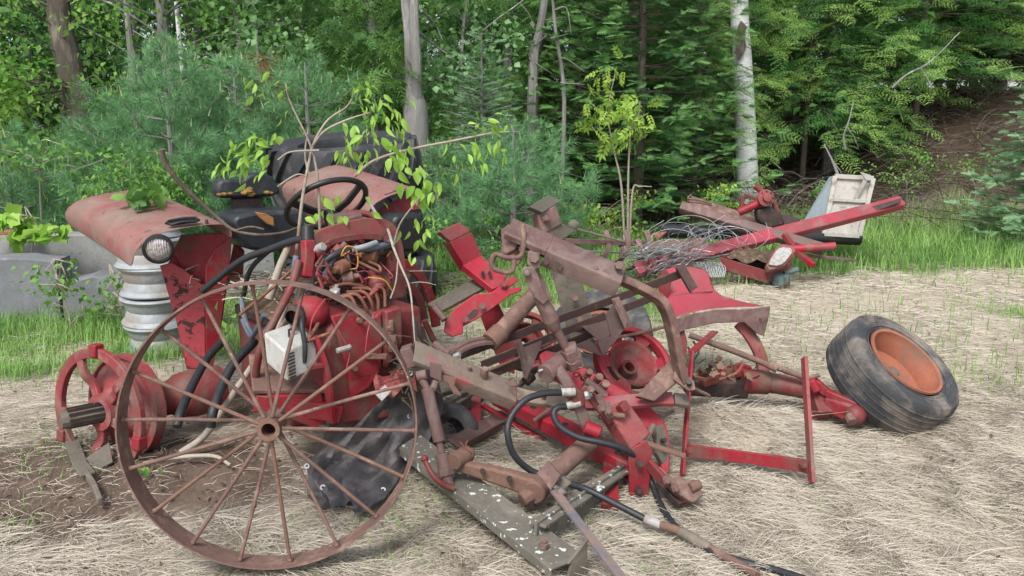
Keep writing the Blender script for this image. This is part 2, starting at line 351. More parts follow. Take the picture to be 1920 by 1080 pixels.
# ================================================================== GROUND
MOUNDS = []      # x, y, radius, height
def mound(px, py, r, h, sx=1.0):
    g = G(px, py); MOUNDS.append((g.x, g.y, r, h, sx))
mound(1405, 822, .2, .16, 1.6); mound(1325, 800, .17, .1, 1.3); mound(1470, 812, .15, .09); mound(330, 900, .5, .07, 1.3); mound(180, 850, .3, .05)
mound(1380, 545, .5, .1); mound(620, 880, .45, .05); mound(820, 800, .4, .04); mound(560, 760, .7, .12)
def gh(x, y):
    x = np.asarray(x, float); y = np.asarray(y, float)
    z = -.03+.05*(vnoise(x*.8, y*.8, 1)-.5)+.03*(vnoise(x*3, y*3, 2)-.5)+.022*(vnoise(x*9, y*9, 3)-.5)*sstep(11, 7, y)
    for mx, my, r, h, sx in MOUNDS:
        d = np.sqrt(((x-mx)/sx)**2+(y-my)**2)/r
        z = z+h*np.exp(-d*d*1.6)*(.75+.5*vnoise(x*7, y*7, 5))
    z = z+sstep(4.8, 9.5, x)*sstep(10.5, 15, y)*2.1+.03*np.maximum(y-9, 0)*sstep(9, 14, y)
    return z
def zones(x, y):                                          # how grassy, how bare
    n = vnoise(x*1.6, y*1.6, 21)-.5; n2 = vnoise(x*4.5, y*4.5, 22)-.5
    line = np.interp(x, [-6, -2.6, -1.7, -.6, .4, 1.5, 3, 6], [5.25, 5.2, 5.5, 6.3, 7.2, 8.0, 8.75, 8.9])
    grass = sstep(-.18, .25, y-line+n*.7+n2*.4)
    grass = np.maximum(grass, .55*sstep(.62, .75, vnoise(x*.9+3, y*.9, 31)+n2*.3)*sstep(5, 7.2, y))
    s = G(60, 900); s2 = G(330, 890)
    soil = np.exp(-(((x-s.x)/.9)**2+((y-s.y)/.55)**2)*.9)
    soil = np.maximum(soil, .9*np.exp(-(((x-s2.x)/.75)**2+((y-s2.y)/.5)**2)*1.0))
    soil = np.maximum(soil, .8*np.exp(-(((x+1.3)/.9)**2+((y-4.3)/.5)**2)))
    for q, a in ((G(1425, 790), .8), (G(1380, 545), .7), (G(1760, 900), .35)):
        soil = np.maximum(soil, a*np.exp(-(((x-q.x)/.3)**2+((y-q.y)/.2)**2)))
    soil = sstep(.3, .62, soil+n*.35+n2*.25)
    wood = sstep(0, 1.2, y-np.interp(x, [-8, -3, 0, 3, 5, 7, 9], [8.6, 8.8, 10.5, 12, 12.3, 11.3, 10.5])+n*1.5)
    return grass*(1-wood), np.maximum(soil*(1-grass), 0), wood
def gz(x, y): return float(gh(np.array([x]), np.array([y]))[0])
def build_ground():
    xs = np.concatenate([[-250, -120, -60, -30, -18, -12], np.arange(-9, -4.2, .3), np.arange(-4.2, 4.3, .06), np.arange(4.5, 11, .3), [13, 18, 30, 60, 120, 250]])
    ys = np.concatenate([[-250, -100, -40, -15, -5, 0], np.arange(1.5, 7.5, .06), np.arange(7.5, 18, .25), [19, 22, 26, 32, 45, 70, 120, 250]])
    X, Y = np.meshgrid(xs, ys); Z = gh(X, Y); R, C = X.shape
    v = np.stack([X, Y, Z], -1).reshape(-1, 3); i = np.arange(R*C).reshape(R, C)
    f = np.stack([i[:-1, :-1], i[:-1, 1:], i[1:, 1:], i[1:, :-1]], -1).reshape(-1, 4)
    m, t, b, o = newmat('ground_soil_and_hay'); co = t.nodes.new('ShaderNodeTexCoord').outputs['Object']
    at = t.nodes.new('ShaderNodeAttribute'); at.attribute_name = 'zone'; sp = t.nodes.new('ShaderNodeSeparateColor'); t.links.new(at.outputs['Color'], sp.inputs[0])
    hay = mixc(t, ramp(t, noise(t, co, 6, 8, .7), .35, .65), (.42, .37, .3), (.27, .225, .175))
    hay = mixc(t, ramp(t, noise(t, co, 45, 4, .7), .35, .7), hay, (.5, .43, .335))
    soil = mixc(t, ramp(t, noise(t, co, 9, 8, .7), .35, .65), (.16, .115, .088), (.09, .064, .05))
    soil = mixc(t, ramp(t, noise(t, co, 60, 4, .7), .55, .75), soil, (.26, .19, .145))
    grs = mixc(t, ramp(t, noise(t, co, 7, 8, .7), .35, .65), (.1, .15, .045), (.16, .17, .08))
    lit = mixc(t, ramp(t, noise(t, co, 14, 8, .7), .35, .65), (.09, .062, .045), (.05, .036, .026))
    c = mixc(t, sp.outputs[0], hay, grs); c = mixc(t, sp.outputs[1], c, soil); c = mixc(t, sp.outputs[2], c, lit)
    t.links.new(c, b.inputs['Base Color']); b.inputs['Roughness'].default_value = 1; b.inputs['Specular IOR Level'].default_value = .1
    bp = t.nodes.new('ShaderNodeBump'); bp.inputs['Strength'].default_value = .9; bp.inputs['Distance'].default_value = .02
    t.links.new(noise(t, co, 38, 8, .75), bp.inputs['Height']); t.links.new(bp.outputs[0], b.inputs['Normal'])
    ob = np_mesh('ground', v, f, m, smooth=True); ob['kind'] = 'structure'
    g, s, wd = zones(v[:, 0], v[:, 1]); ca = ob.data.color_attributes.new('zone', 'FLOAT_COLOR', 'POINT')
    ca.data.foreach_set('color', np.stack([g, s, wd, np.ones_like(g)], -1).astype(np.float32).ravel())
build_ground()

# ================================================================== old concrete blocks behind the tractor
def rough_block(mb, pts_top, pts_bot_z, thick, nx=14):
    pass
def concrete(name, p0, p1, h, th, mat, label, chip=.0, seed=0, lip=False, base=-.05):
    p0, p1 = V(p0), V(p1); L_ = (p1-p0).length; x = (p1-p0).normalized(); y = V((-x.y, x.x, 0)); n = max(8, int(L_/.06)); rr = random.Random(seed)
    prof = [(0, base), (0, h*.3), (.004, h*.6), (0, h-.012), (.012, h), (th-.012, h), (th, h-.012), (th, base)]
    rows = []
    for i in range(n+1):
        q = p0+x*L_*i/n; e = min(i, n-i)/n*L_; k = (1-min(1, e/.25))*chip
        rows.append([q+y*(a+rr.uniform(-.006, .006))+V((0, 0, b*(1-k*.35*(b > h*.4)) + (rr.uniform(-.02, .012)*chip if b > h*.5 else 0))) for a, b in prof])
    mb = MB().sheet(rows); m = len(prof)
    mb.f.append(tuple(range(m))); mb.f.append(tuple(n*m+k for k in range(m-1, -1, -1)))
    c = (p0+p1)/2; ob = mb.build(name, mat, None, (c.x, c.y, 0), smooth=30)
    return tag(ob, label, 'concrete block')
concrete('concrete_wall', (-6.2, 7.35, 0), (-3.22, 7.0, 0), .62, .22, M['concrete'], 'long pale concrete retaining wall behind the stacked rims, left of the tractor', .1, 1)
concrete('concrete_wall', (-3.2, 6.99, 0), (-2.2, 7.3, 0), .58, .2, M['concrete'], 'short concrete wall piece half hidden behind the stacked rims and fender', .3, 2)
concrete('concrete_block', (-4.75, 6.3, 0), (-3.72, 6.42, 0), .52, .3, M['concrete_dark'], 'blue grey broken concrete block in front of the long wall', .16, 3)
concrete('concrete_block', (-3.7, 6.44, 0), (-3.22, 6.54, 0), .36, .3, M['concrete_dark'], 'small broken concrete block with slanting chipped top, next to the rim stack', .5, 4)
mb = MB(); mb.beam((-4.6, 6.97, .655), (-4.22, 6.99, .65), .12, .035); tag(mb.build('wooden_board', M['orange'], None, (-4.4, 6.98, .63), bevel=.004), 'bright orange board end lying on the concrete wall at left edge', 'board')
# ================================================================== leaf and needle templates (y = along, z = face)
def tri(*a): return np.array(a, float)
def T_leaf(wd=.32, fold=.1, droop=.12):
    v = tri((0, 0, 0), (-wd, .42, fold), (0, 1, -droop), (wd, .42, fold), (0, .5, 0)); return v, np.array([(0, 4, 1), (4, 2, 1), (0, 3, 4), (4, 3, 2)])
def T_maple():
    out = [(0, 0), (.22, -.1), (.46, .05), (.44, .22), (.6, .42), (.56, .58), (.36, .6), (.22, .78), (.0, 1), (-.24, .76), (-.36, .62), (-.58, .56), (-.58, .4), (-.42, .2), (-.45, .04), (-.2, -.1)]
    v = [(0, .3, .05)]+[(a, b, -.12*abs(a)-.1*max(0, b-.5)) for a, b in out]; n = len(out)
    return np.array(v, float), np.array([(0, 1+i, 1+(i+1) % n) for i in range(n)])
def T_comb(n=9, ln=.34, wd=.07, ang=58, vup=.1, seed=1, taper=.6, sag=.0):
    r = np.random.default_rng(seed); v, f = [], []
    v += [(-.012, 0, 0), (.012, 0, 0), (0, 1, -sag)]; f.append((0, 1, 2))
    for i in range(n):
        y = .04+.92*i/(n-1); l = ln*(1-taper*(i/(n-1))**1.5)*r.uniform(.8, 1.15)
        for s in (-1, 1):
            a = math.radians(ang+r.uniform(-9, 9)); tx, ty = s*math.sin(a)*l, y+math.cos(a)*l
            b = len(v); v += [(0, y-wd/2, -sag*y*y), (0, y+wd/2, -sag*y*y), (tx, ty, vup*l-sag*ty*ty)]; f.append((b, b+1, b+2))
    return np.array(v, float), np.array(f)
def T_comb2(n=6, ln=.5, seed=2, sag=.25, wd=.05, sub=5, ang=52, sl=.4):           # a comb of combs: flat conifer spray
    r = np.random.default_rng(seed); v, f = [], []
    for i in range(n):
        y = .05+.9*i/(n-1); l = ln*(1-.65*(i/(n-1))**1.3)*r.uniform(.75, 1.15)
        for s in (-1, 1):
            a = math.radians(ang+r.uniform(-8, 8)); d = np.array((s*math.sin(a), math.cos(a), 0)); o = np.array((0, y, 0)); p = np.array((-d[1], d[0], 0))
            for j in range(sub):
                u = (j+.5)/sub*l; w2 = sl*l*(1-.5*j/sub)*.5
                for q in (-1, 1):
                    tp = o+d*(u+w2*.7)+p*q*w2*.8; b = len(v)
                    v += [tuple(o+d*(u-wd/2)), tuple(o+d*(u+wd/2)), tuple(tp)]; f.append((b, b+1, b+2))
    v = np.array(v, float); rr = np.hypot(v[:, 0], v[:, 1]); v[:, 2] = .05*r.standard_normal(len(v))*.3-sag*rr*rr*.6+.02
    return v, np.array(f)
def T_tuft(n=26, spread=1.0, wd=.035, seed=3):
    r = np.random.default_rng(seed); v, f = [], []
    for i in range(n):
        a = r.uniform(0, 6.283); t = math.radians(r.uniform(8, 78)*spread); d = np.array((math.sin(t)*math.cos(a), math.cos(t), math.sin(t)*math.sin(a)))
        o = np.array((0, r.uniform(-.25, .25), 0)); l = r.uniform(.75, 1.1); p = unit(np.cross(d, r.standard_normal(3)))*wd/2; b = len(v)
        v += [tuple(o+p), tuple(o-p), tuple(o+d*l+np.array((0, 0, 0)))]; f.append((b, b+1, b+2))
    return np.array(v, float), np.array(f)
def T_pinnate(n=4, sag=.35):                                                    # compound leaf with paired leaflets
    v, f = [], []; lv, lf = T_leaf(.22, .05, .15)
    for i in range(n):
        y = .28+.6*i/(n-1)
        for s in (-1, 1):
            a = s*math.radians(58); R = np.array(((math.cos(a), math.sin(a), 0), (-math.sin(a), math.cos(a), 0), (0, 0, 1)))
            b = len(v); q = (lv*.36) @ R.T; q[:, 1] += y; v += [tuple(k) for k in q]; f += [tuple(k+b) for k in lf]
    b = len(v); q = lv*.36; q[:, 1] += .88; v += [tuple(k) for k in q]; f += [tuple(k+b) for k in lf]
    b = len(v); v += [(-.008, 0, 0), (.008, 0, 0), (0, .9, 0)]; f.append((b, b+1, b+2))
    v = np.array(v, float); v[:, 2] -= sag*v[:, 1]**2; return v, np.array(f)
FIR = T_comb(8, .42, .12, 54, .2); HEM = T_comb2(6, .55, 2, .35); CED = T_comb2(5, .5, 5, .45, .09, 4, 42, .5); TUFT = T_tuft(); SPR = T_comb(8, .3, .08, 52, .3, 9)
def T_fine(w=.3, fold=.12, droop=.25):                                           # a near leaf: rounded sides, folded along the rib, drooping
    k = [(.0, .0), (.62, .16), (1, .38), (.88, .62), (.45, .84), (0, 1)]; v = [(0, y, -droop*y*y) for _, y in k]+[(w*a, y, fold*a-droop*y*y) for a, y in k[1:-1]]+[(-w*a, y, fold*a-droop*y*y) for a, y in k[1:-1]]
    f = []
    for b, fl in ((6, 0), (10, 1)):
        q = [(0, b, 1), (1, b, b+1), (1, b+1, 2), (2, b+1, b+2), (2, b+2, 3), (3, b+2, b+3), (3, b+3, 4), (4, b+3, 5)]; f += [(x[0], x[2], x[1]) if fl else x for x in q]
    return np.array(v, float), np.array(f)
FINE = T_fine(); FINEL = T_fine(.2, .1, .4)
LEAF = T_leaf(); ROUND = T_leaf(.46, .06, .1); LONG = T_leaf(.2, .06, .25); MAPLE = T_maple(); PINN = T_pinnate()
UP = np.array((0, 0, 1.))
def rdirs(n, zb=0.0):
    d = rng.standard_normal((n, 3)); d = unit(d); d[:, 2] += zb; return unit(d)
def A(v): return np.array((v[0], v[1], v[2]), float)
def strips(p, az, ln, r, rise, bend, wmin=1):
    n = len(p); u = np.linspace(0, 1, 5); d = np.stack([np.cos(az), np.sin(az), rise], -1); sdv = np.stack([-np.sin(az), np.cos(az), np.zeros(n)], -1)
    c = p[:, None]+d[:, None]*(u[None, :, None]*ln[:, None, None])+sdv[:, None]*((u*u)[None, :, None]*(bend*ln)[:, None, None])
    c[:, :, 2] -= (u*u)[None]*(np.abs(rise)*ln*.8)[:, None]
    wv = np.stack([-np.sin(az)*.7, np.cos(az)*.7, np.full(n, .7)], -1)[:, None]*(r[:, None]*(1-.6*u)[None])[:, :, None]
    v = np.stack([c-wv, c+wv], 2).reshape(n, 10, 3); f = np.array([(2*i, 2*i+1, 2*i+3, 2*i+2) for i in range(4)])
    return v.reshape(-1, 3), (f[None]+(np.arange(n)*10)[:, None, None]).reshape(-1, 4)
# ================================================================== shared builders for the ironwork
def sweep(mb, pts, poly, up=(0, 0, 1), closed=False):                 # a section carried along a bent path
    pts = [V(p) for p in pts]; m = len(pts); n = len(poly); b = len(mb.v); up = V(up)
    for i, p in enumerate(pts):
        t = ((pts[(i+1) % m]-pts[i-1]) if closed else (pts[min(i+1, m-1)]-pts[max(i-1, 0)])).normalized()
        x = up.cross(t); x = x.normalized() if x.length > 1e-4 else V((1, 0, 0)); y = t.cross(x)
        mb.v += [p+x*a+y*c for a, c in poly]
    for i in range(m if closed else m-1):
        j = (i+1) % m
        mb.f += [(b+i*n+k, b+i*n+(k+1) % n, b+j*n+(k+1) % n, b+j*n+k) for k in range(n)]
    if not closed: mb.f += [tuple(b+k for k in range(n-1, -1, -1)), tuple(b+(m-1)*n+k for k in range(n))]
    return mb
def rect(w, h): return [(-w/2, -h/2), (w/2, -h/2), (w/2, h/2), (-w/2, h/2)]
def strap(mb, pts, w, t, up=(0, 0, 1), closed=False): return sweep(mb, pts, rect(w, t), up, closed)
def one(name, mb, mat, label, cat, loc=None, bevel=.003, group=None, smooth=35):
    o = mb.build(name, mat, None, loc if loc is not None else mb.v[0].copy(), bevel=bevel, smooth=smooth); return tag(o, label, cat, group)
def circle(c, axis, r, n=32, a0=0, a1=2*math.pi, ref=None):
    z = V(axis).normalized(); x = (V(ref)-z*z.dot(V(ref))).normalized() if ref is not None else z.orthogonal().normalized(); y = z.cross(x)
    return [V(c)+x*math.cos(a0+(a1-a0)*i/n)*r+y*math.sin(a0+(a1-a0)*i/n)*r for i in range(n if a1-a0 > 6.28 else n+1)]
# ================================================================== TRACTOR
TO = V((-1.28, 4.17, 0)); TF = V((.643, -.766, 0)); TR = V((.766, .643, 0)); UPV = V((0, 0, 1))
def TP(px, py, t): return onplane(px, py, TO+TF*t, TF)
def TS(lst, k=7): return spline([TP(*a) for a in lst], k)
T = thing('tractor', (-1.15, 4.0, 0), 'partly dismantled red tractor without wheels, with two big fenders and a black steering wheel', 'tractor')
def fender(back, front, hl, name_label):
    B = [P(*a) for a in back]; Fq = [P(*a) for a in front]; rows = []
    for i in range(13):
        t = i/12; r = []
        for j, (a, b) in enumerate(zip(B, Fq)):
            p = a.lerp(b, t)
            if t < .12: p = p+V((0, 0, -.022*(1-t/.12)**2 if 1 < j else .0))+(TF*.012*(1-t/.12)**2)
            p = p+V((0, 0, .018*math.sin(math.pi*t)*(1 if 2 <= j <= 5 else .4))); r.append(p)
        rows.append(r)
    mb = MB().sheet(rows, .006); return mb.build('fender', M['red_top'], T, smooth=60, label=name_label, sub=1)
fl = fender([(132, 424, 4.74), (122, 410, 4.71), (119, 393, 4.70), (133, 372, 4.73), (180, 361, 4.82), (225, 354, 4.92), (256, 350, 5.0), (267, 355, 5.02), (270, 368, 5.02)],
            [(250, 503, 3.73), (252, 488, 3.71), (257, 470, 3.70), (274, 450, 3.74), (315, 434, 3.82), (370, 425, 3.92), (418, 420, 4.0), (434, 428, 4.02), (437, 452, 4.02)], True, 'faded pink red fender with a round headlight and a leaf clump on it')
fr = fender([(542, 395, 5.5), (534, 372, 5.49), (525, 350, 5.48), (530, 337, 5.5), (560, 325, 5.56), (600, 311, 5.68), (620, 305, 5.78), (630, 310, 5.8)],
            [(693, 430, 4.62), (690, 415, 4.61), (690, 400, 4.6), (705, 380, 4.62), (735, 367, 4.7), (765, 357, 4.8), (785, 355, 4.88), (793, 364, 4.9)], True, 'faded pink red fender behind the steering wheel')
# fender details
mb = MB(); sl = [P(x, y, d) for x, y, d in ((312, 423, 3.86), (318, 419, 3.88), (345, 414, 3.92), (368, 413, 3.95), (373, 417, 3.94), (366, 420, 3.92), (340, 421, 3.88), (322, 426, 3.86))]
mb.tube([p+UPV*.012 for p in sl], .008, 6, closed=True); mb.prism([p+UPV*.008 for p in sl], .004); mb.build('handle_slot', M['plastic'], fl, label='black rubber lined hand slot in the fender top')
mb = MB(); sl = [P(x, y, d) for x, y, d in ((722, 370, 4.72), (745, 362, 4.78), (765, 360, 4.82), (762, 364, 4.8), (742, 368, 4.75), (728, 373, 4.71))]
mb.tube([p+UPV*.01 for p in sl], .008, 6, closed=True); mb.build('handle_slot', M['plastic'], fr)
for q, o in ((P(156, 366, 4.79), fl), (P(618, 306, 5.7), fr), (P(388, 421, 3.97), fl)): MB().cyl(q, q+UPV*.025, .008, 8).build('bolt', M['dark'], o)
# headlight
hc = P(297, 466, 3.78); ha = V((.34, -.9, -.2)).normalized()
MB().lathe([(.0, -.07), (.045, -.068), (.064, -.03), (.071, .0), (.071, .02), (.06, .024), (.056, .012)], hc, ha, 28).build('headlight', M['plastic'], fl, label='round black rimmed headlight under the fender lip')
MB().lathe([(.057, .012), (.045, .02), (.022, .025), (.0, .026)], hc, ha, 28).build('lens', M['lens'], bpy.data.objects['headlight'])
# fender walls
n1 = V((.25, -.97, .05))
MB().trace([(300, 498), (322, 492), (345, 505), (383, 536), (385, 600), (385, 672), (393, 690), (352, 690), (345, 660), (330, 600)], (345, 580, 4.03), n1, .012).build('fender_panel', M['red_chip'], T, bevel=.003, label='red front panel with flaking rusty paint chips')
MB().trace([(385, 500), (400, 470), (434, 445), (432, 480), (420, 560), (410, 640), (398, 692), (386, 672)], (405, 560, 4.06), (.62, -.78, 0), .012).build('fender_wall', M['red'], T, bevel=.003)
MB().trace([(325, 470), (340, 440), (432, 436), (430, 500), (383, 536), (340, 500)], (380, 480, 4.12), n1, .01).build('fender_wall', M['red'], T, bevel=.003)
MB().trace([(312, 500), (340, 448), (433, 440), (431, 500), (417, 600), (397, 692), (350, 692), (330, 600)], (380, 560, 4.14), n1, .01).build('fender_wall', M['red'], T, bevel=.003)
MB().trace([(440, 450), (458, 470), (455, 520), (432, 540), (420, 545)], (440, 500, 4.25), (.6, -.8, 0), .01).build('fender_wall', M['red_dark'], T)
MB().trace([(700, 402), (720, 385), (750, 372), (778, 366), (788, 372), (782, 392), (755, 398), (720, 410), (706, 425)], (745, 390, 4.85), (.2, -.98, .1), .01).build('fender_wall', M['red'], T)
MB().trace([(540, 395), (690, 420), (690, 500), (545, 480)], (620, 440, 4.95), (.3, -.95, 0), .01).build('fender_wall', M['red_dark'], T)
# rear axle with bare splined shaft and cast wheel centre
a0 = P(355, 738, 3.86); axd = -TR
MB().lathe([(0, -.16), (.115, -.16), (.12, -.02), (.11, .06), (.085, .1), (.08, .2), (.095, .22), (.095, .25), (.04, .255), (0, .255)], a0, axd, 24).build('axle_housing', M['red_dark'], T, smooth=40, label='dirty red axle housing')
MB().lathe([(0, .2), (.042, .2), (.042, .56), (.036, .58), (0, .58)], a0+V((0, 0, -.005)), axd, 10).build('axle_shaft', M['olive'], T, smooth=20)
mb = MB(); e = a0+axd*.42
for k in range(10):
    an = 6.283*k/10; u = TR.cross(UPV); q = e+(u*math.cos(an)+UPV*math.sin(an))*.043; mb.beam(q-axd*.16, q+axd*.13, .012, .012)
mb.build('axle_spline', M['dark'], T)
hc2 = a0+axd*.36; wa = V((-.46, -.88, .08)).normalized()
hub = MB().lathe([(.05, .07), (.085, .07), (.09, .03), (.13, -.01), (.19, -.045), (.2, -.06), (.235, -.065), (.24, -.05), (.25, -.05), (.255, -.1), (.23, -.1), (.18, -.08), (.13, -.045), (.08, -.03), (.05, -.03), (.05, .07)], hc2, wa, 40).build('wheel_centre', M['red_dirty'], T, smooth=40, label='dished red cast wheel centre on the bare axle shaft')
def hubp(r, a, h):
    x = (UPV-wa*wa.dot(UPV)).normalized(); y = wa.cross(x); return hc2+(x*math.cos(a)+y*math.sin(a))*r+wa*h
rg = MB(); strap(rg, circle(hc2+wa*.07, wa, .285, 56, ref=UPV), .05, .03, wa, True); rg.build('wheel_ring', M['red_dirty'], hub, bevel=.004, label='open cast ring with dirty faded paint')
for k in range(5):
    a = .5+k*6.283/5; mb = MB(); strap(mb, spline([hubp(.05, a, .05), hubp(.14, a, .045), hubp(.2, a-.03, .075), hubp(.275, a-.05, .07)], 4), .045, .026, wa); mb.build('wheel_lug', M['red_dirty'], hub, bevel=.005)
for a in (.0, 2.1, 4.4): mb = MB(); mb.box(hubp(.3, a, .075), .06, .05, .05, wa.to_track_quat('Z', 'X').to_matrix()); mb.build('clamp_block', M['red'], hub, bevel=.006)
mb = MB(); strap(mb, [P(133, 822, 3.7), P(150, 870, 3.6), P(165, 890, 3.56)], .012, .06, TR); mb.trace([(140, 875), (205, 830), (212, 868), (165, 893), (148, 890)], (175, 865, 3.62), (.3, -.5, .8), .016)
strap(mb, [P(160, 885, 3.55), P(176, 910, 3.45), P(188, 940, 3.36)], .03, .02, TR); mb.build('wheel_clamp', M['olive'], T, bevel=.003, label='loose grey clamp plate under the wheel centre')
# rear body: decks, case and panels
MB().box(TO+TF*.12+TR*.12+UPV*.32, .5, .6, .5, TF.to_track_quat('Y', 'Z').to_matrix()).build('transmission_case', M['red_dark'], T, bevel=.03)
MB().box(TO+TF*.1+TR*.1+UPV*.6, .5, .5, .05, TF.to_track_quat('Y', 'Z').to_matrix()).build('floor_deck', M['dark'], T, bevel=.01)
case = MB(); case.prism([TP(*a) for a in ((575, 600, .72), (615, 575, .72), (745, 560, .72), (750, 600, .72), (752, 650, .72), (740, 760, .72), (600, 775, .72), (560, 700, .72))], .42); case.build('clutch_housing', M['red_dark'], T, bevel=.02)
sp_ = MB().prism([TP(*a) for a in ((620, 592, .95), (645, 586, .95), (666, 590, .95), (680, 606, .95), (700, 594, .95), (712, 584, .95), (716, 640, .95), (712, 690, .95), (690, 726, .95), (657, 745, .95), (652, 700, .95), (640, 660, .95))], .025).build('side_panel', M['red'], T, bevel=.006, label='smooth bright red side panel')
MB().prism([TP(*a) for a in ((718, 582, .96), (748, 574, .96), (750, 640, .96), (720, 690, .96))], .05).build('side_panel', M['red_dark'], T, bevel=.008)
mb = MB()
for a in ((672, 600, .97), (663, 690, .97), (735, 700, .97), (730, 615, .99), (737, 640, .99)): q = TP(*a); MB().bolt(q, TF, .012, .02).build('bolt', M['rust_or'], sp_)

mb = MB(); mb.cyl(TP(733, 600, .99), TP(733, 660, .99), .014, 8); mb.box(TP(733, 635, .99), .05, .03, .04); mb.box(TP(705, 668, .99), .1, .02, .025); mb.build('oil_fitting', M['rust_or'], T, bevel=.004)
MB().sphere(TP(582, 585, .85), .085, 16, (1, 1, .85)).build('starter_housing', M['red'], T, smooth=60); MB().lathe([(.0, 0), (.025, 0), (.045, .012), (.045, .05), (.03, .07)], TP(562, 588, .86), TF*.6-TR*.8, 16).build('starter_end', M['dark'], T)
MB().beam(TP(478, 752, .8), TP(640, 775, .95), .06, .08).build('frame_rail', M['red'], T, bevel=.008); MB().beam(TP(470, 700, .7), TP(610, 700, .8), .3, .02, TF*.3+UPV).build('battery_tray', M['rust'], T, bevel=.004)
mb = MB(); strap(mb, TS([(588, 630, .95), (600, 660, .97), (612, 700, .98), (618, 745, .98), (622, 790, .95)]), .05, .02, TR); mb.build('bracket', M['red'], T, bevel=.003); MB().beam(TP(572, 690, .97), TP(612, 683, .98), .03, .02).build('bracket', M['red_dark'], T, bevel=.003)
MB().prism([TP(*a) for a in ((500, 740, .86), (600, 735, .9), (610, 790, .9), (585, 800, .9), (520, 775, .86))], .05).build('frame_plate', M['red'], T, bevel=.006)
# red ribs by the right rear
mb = MB(); strap(mb, TS([(738, 490, .45), (762, 496, .45), (785, 516, .45), (802, 545, .45), (812, 580, .45), (818, 612, .46)]), .05, .03, TF); mb.build('axle_arch', M['red'], T, bevel=.006)
mb = MB(); strap(mb, TS([(735, 520, .5), (760, 530, .5), (785, 560, .5), (795, 600, .5)]), .05, .02, TF); mb.build('axle_arch', M['red_dark'], T, bevel=.004)
MB().prism([TP(*a) for a in ((715, 498, .62), (755, 505, .55), (745, 560, .6), (712, 565, .66))], .1).build('valve_block', M['red_faded'], T, bevel=.012)
mb = MB(); strap(mb, TS([(795, 600, .6), (815, 640, .62), (835, 658, .64), (850, 662, .66)]), .035, .03, UPV); mb.build('lift_arm', M['red_dark'], T, bevel=.004)
MB().prism([TP(*a) for a in ((722, 412, .1), (732, 400, .1), (775, 398, .1), (786, 410, .1), (787, 455, .1), (775, 470, .1), (735, 472, .1), (724, 462, .1))], .16).build('fuel_filter', M['plastic'], T, bevel=.03, label='rounded black canister')
# dash arch and its shroud
mb = MB(); strap(mb, TS([(583, 500, .72), (588, 474, .72), (600, 452, .72), (636, 438, .72), (680, 428, .72), (712, 428, .72), (727, 436, .72), (738, 465, .72), (744, 505, .72)]), .09, .022, TF); mb.build('dash_arch', M['red_faded'], T, bevel=.004)
mb = MB(); strap(mb, TS([(598, 500, .74), (604, 470, .74), (625, 452, .74), (680, 443, .74), (715, 445, .74)]), .03, .018, TF); mb.build('dash_arch', M['red_dark'], T, bevel=.003)
MB().prism([TP(*a) for a in ((628, 420, .6), (634, 405, .6), (664, 396, .6), (668, 412, .6), (676, 428, .6), (630, 436, .6))], .16).build('column_shroud', M['brown'], T, bevel=.012)
MB().prism([TP(*a) for a in ((592, 470, .6), (620, 450, .6), (730, 440, .6), (742, 560, .62), (640, 590, .62), (580, 560, .6))], .03).build('firewall', M['dark'], T)
cap = MB().cyl(TP(577, 453, .72), TP(576, 424, .7), .03, 14, r1=.027); cap.build('lever_knob', M['plastic'], T, bevel=.004); mb = MB(); strap(mb, [TP(577, 450, .73), TP(578, 480, .74), TP(572, 520, .76)], .05, .05, TF); mb.build('lever', M['red'], T, bevel=.006)
# steering wheel
wc = TP(613, 383, .42); wn = V((-.41, .49, .77)).normalized(); rim = MB().tube(circle(wc, wn, .2, 48), .0145, 10, closed=True).build('steering_wheel', M['plastic'], T, smooth=60, label='black three spoke steering wheel')
wu = (P(641, 350, 3.95)-wc); wu = (wu-wn*wu.dot(wn)).normalized()
for k in range(3):
    d = M4.Rotation(k*2*math.pi/3, 3, wn) @ wu; mb = MB(); strap(mb, [wc-wn*.06+d*.02, wc-wn*.045+d*.1, wc+d*.195], .042, .016, wn); mb.build('spoke', M['plastic'], rim, bevel=.004)
MB().lathe([(0, .02), (.03, .015), (.042, 0), (.042, -.05), (.025, -.09), (.025, -.3)], wc-wn*.06, wn, 16).build('wheel_hub', M['plastic'], rim)
# seat
MB().prism([TP(*a) for a in ((402, 345, -.3), (408, 336, -.3), (430, 334, -.3), (447, 339, -.3), (457, 329, -.3), (472, 323, -.3), (490, 324, -.3), (505, 331, -.3), (516, 346, -.3), (518, 360, -.3), (505, 367, -.3), (440, 371, -.3), (408, 371, -.3), (401, 362, -.3))], .11).build('seat_back', M['vinyl'], T, bevel=.022, label='black two humped seat back with orange moss')
mb = MB()
for x, y, r in ((465, 359, .022), (470, 364, .02), (458, 362, .016), (468, 354, .014), (420, 364, .014), (432, 363, .012), (500, 361, .014), (508, 362, .011), (411, 365, .012)): mb.sphere(TP(x, y, -.235), r, 8, (1.4, 1, .8))
mb.build('moss', M['moss'], bpy.data.objects['seat_back'])
MB().box(TP(463, 381, -.3), .16, .07, .06, TR.to_track_quat('X', 'Z').to_matrix()).build('seat_bracket', M['dark'], T, bevel=.006)
MB().prism([TP(*a) for a in ((416, 412, -.15), (424, 400, -.15), (455, 393, -.15), (500, 392, -.15), (548, 390, -.15), (562, 408, -.15), (556, 440, -.15), (520, 452, -.15), (470, 466, -.15), (445, 462, -.15), (424, 430, -.15))], .3).build('seat_cushion', M['vinyl'], T, bevel=.03, label='torn black seat cushion with foam showing')
MB().trace([(478, 397), (496, 400), (512, 408), (514, 425), (500, 420), (486, 408)], tuple([496, 410, TP(496, 410, .03).y]), TF, .02).build('seat_foam', M['foam'], bpy.data.objects['seat_cushion'], bevel=.005)
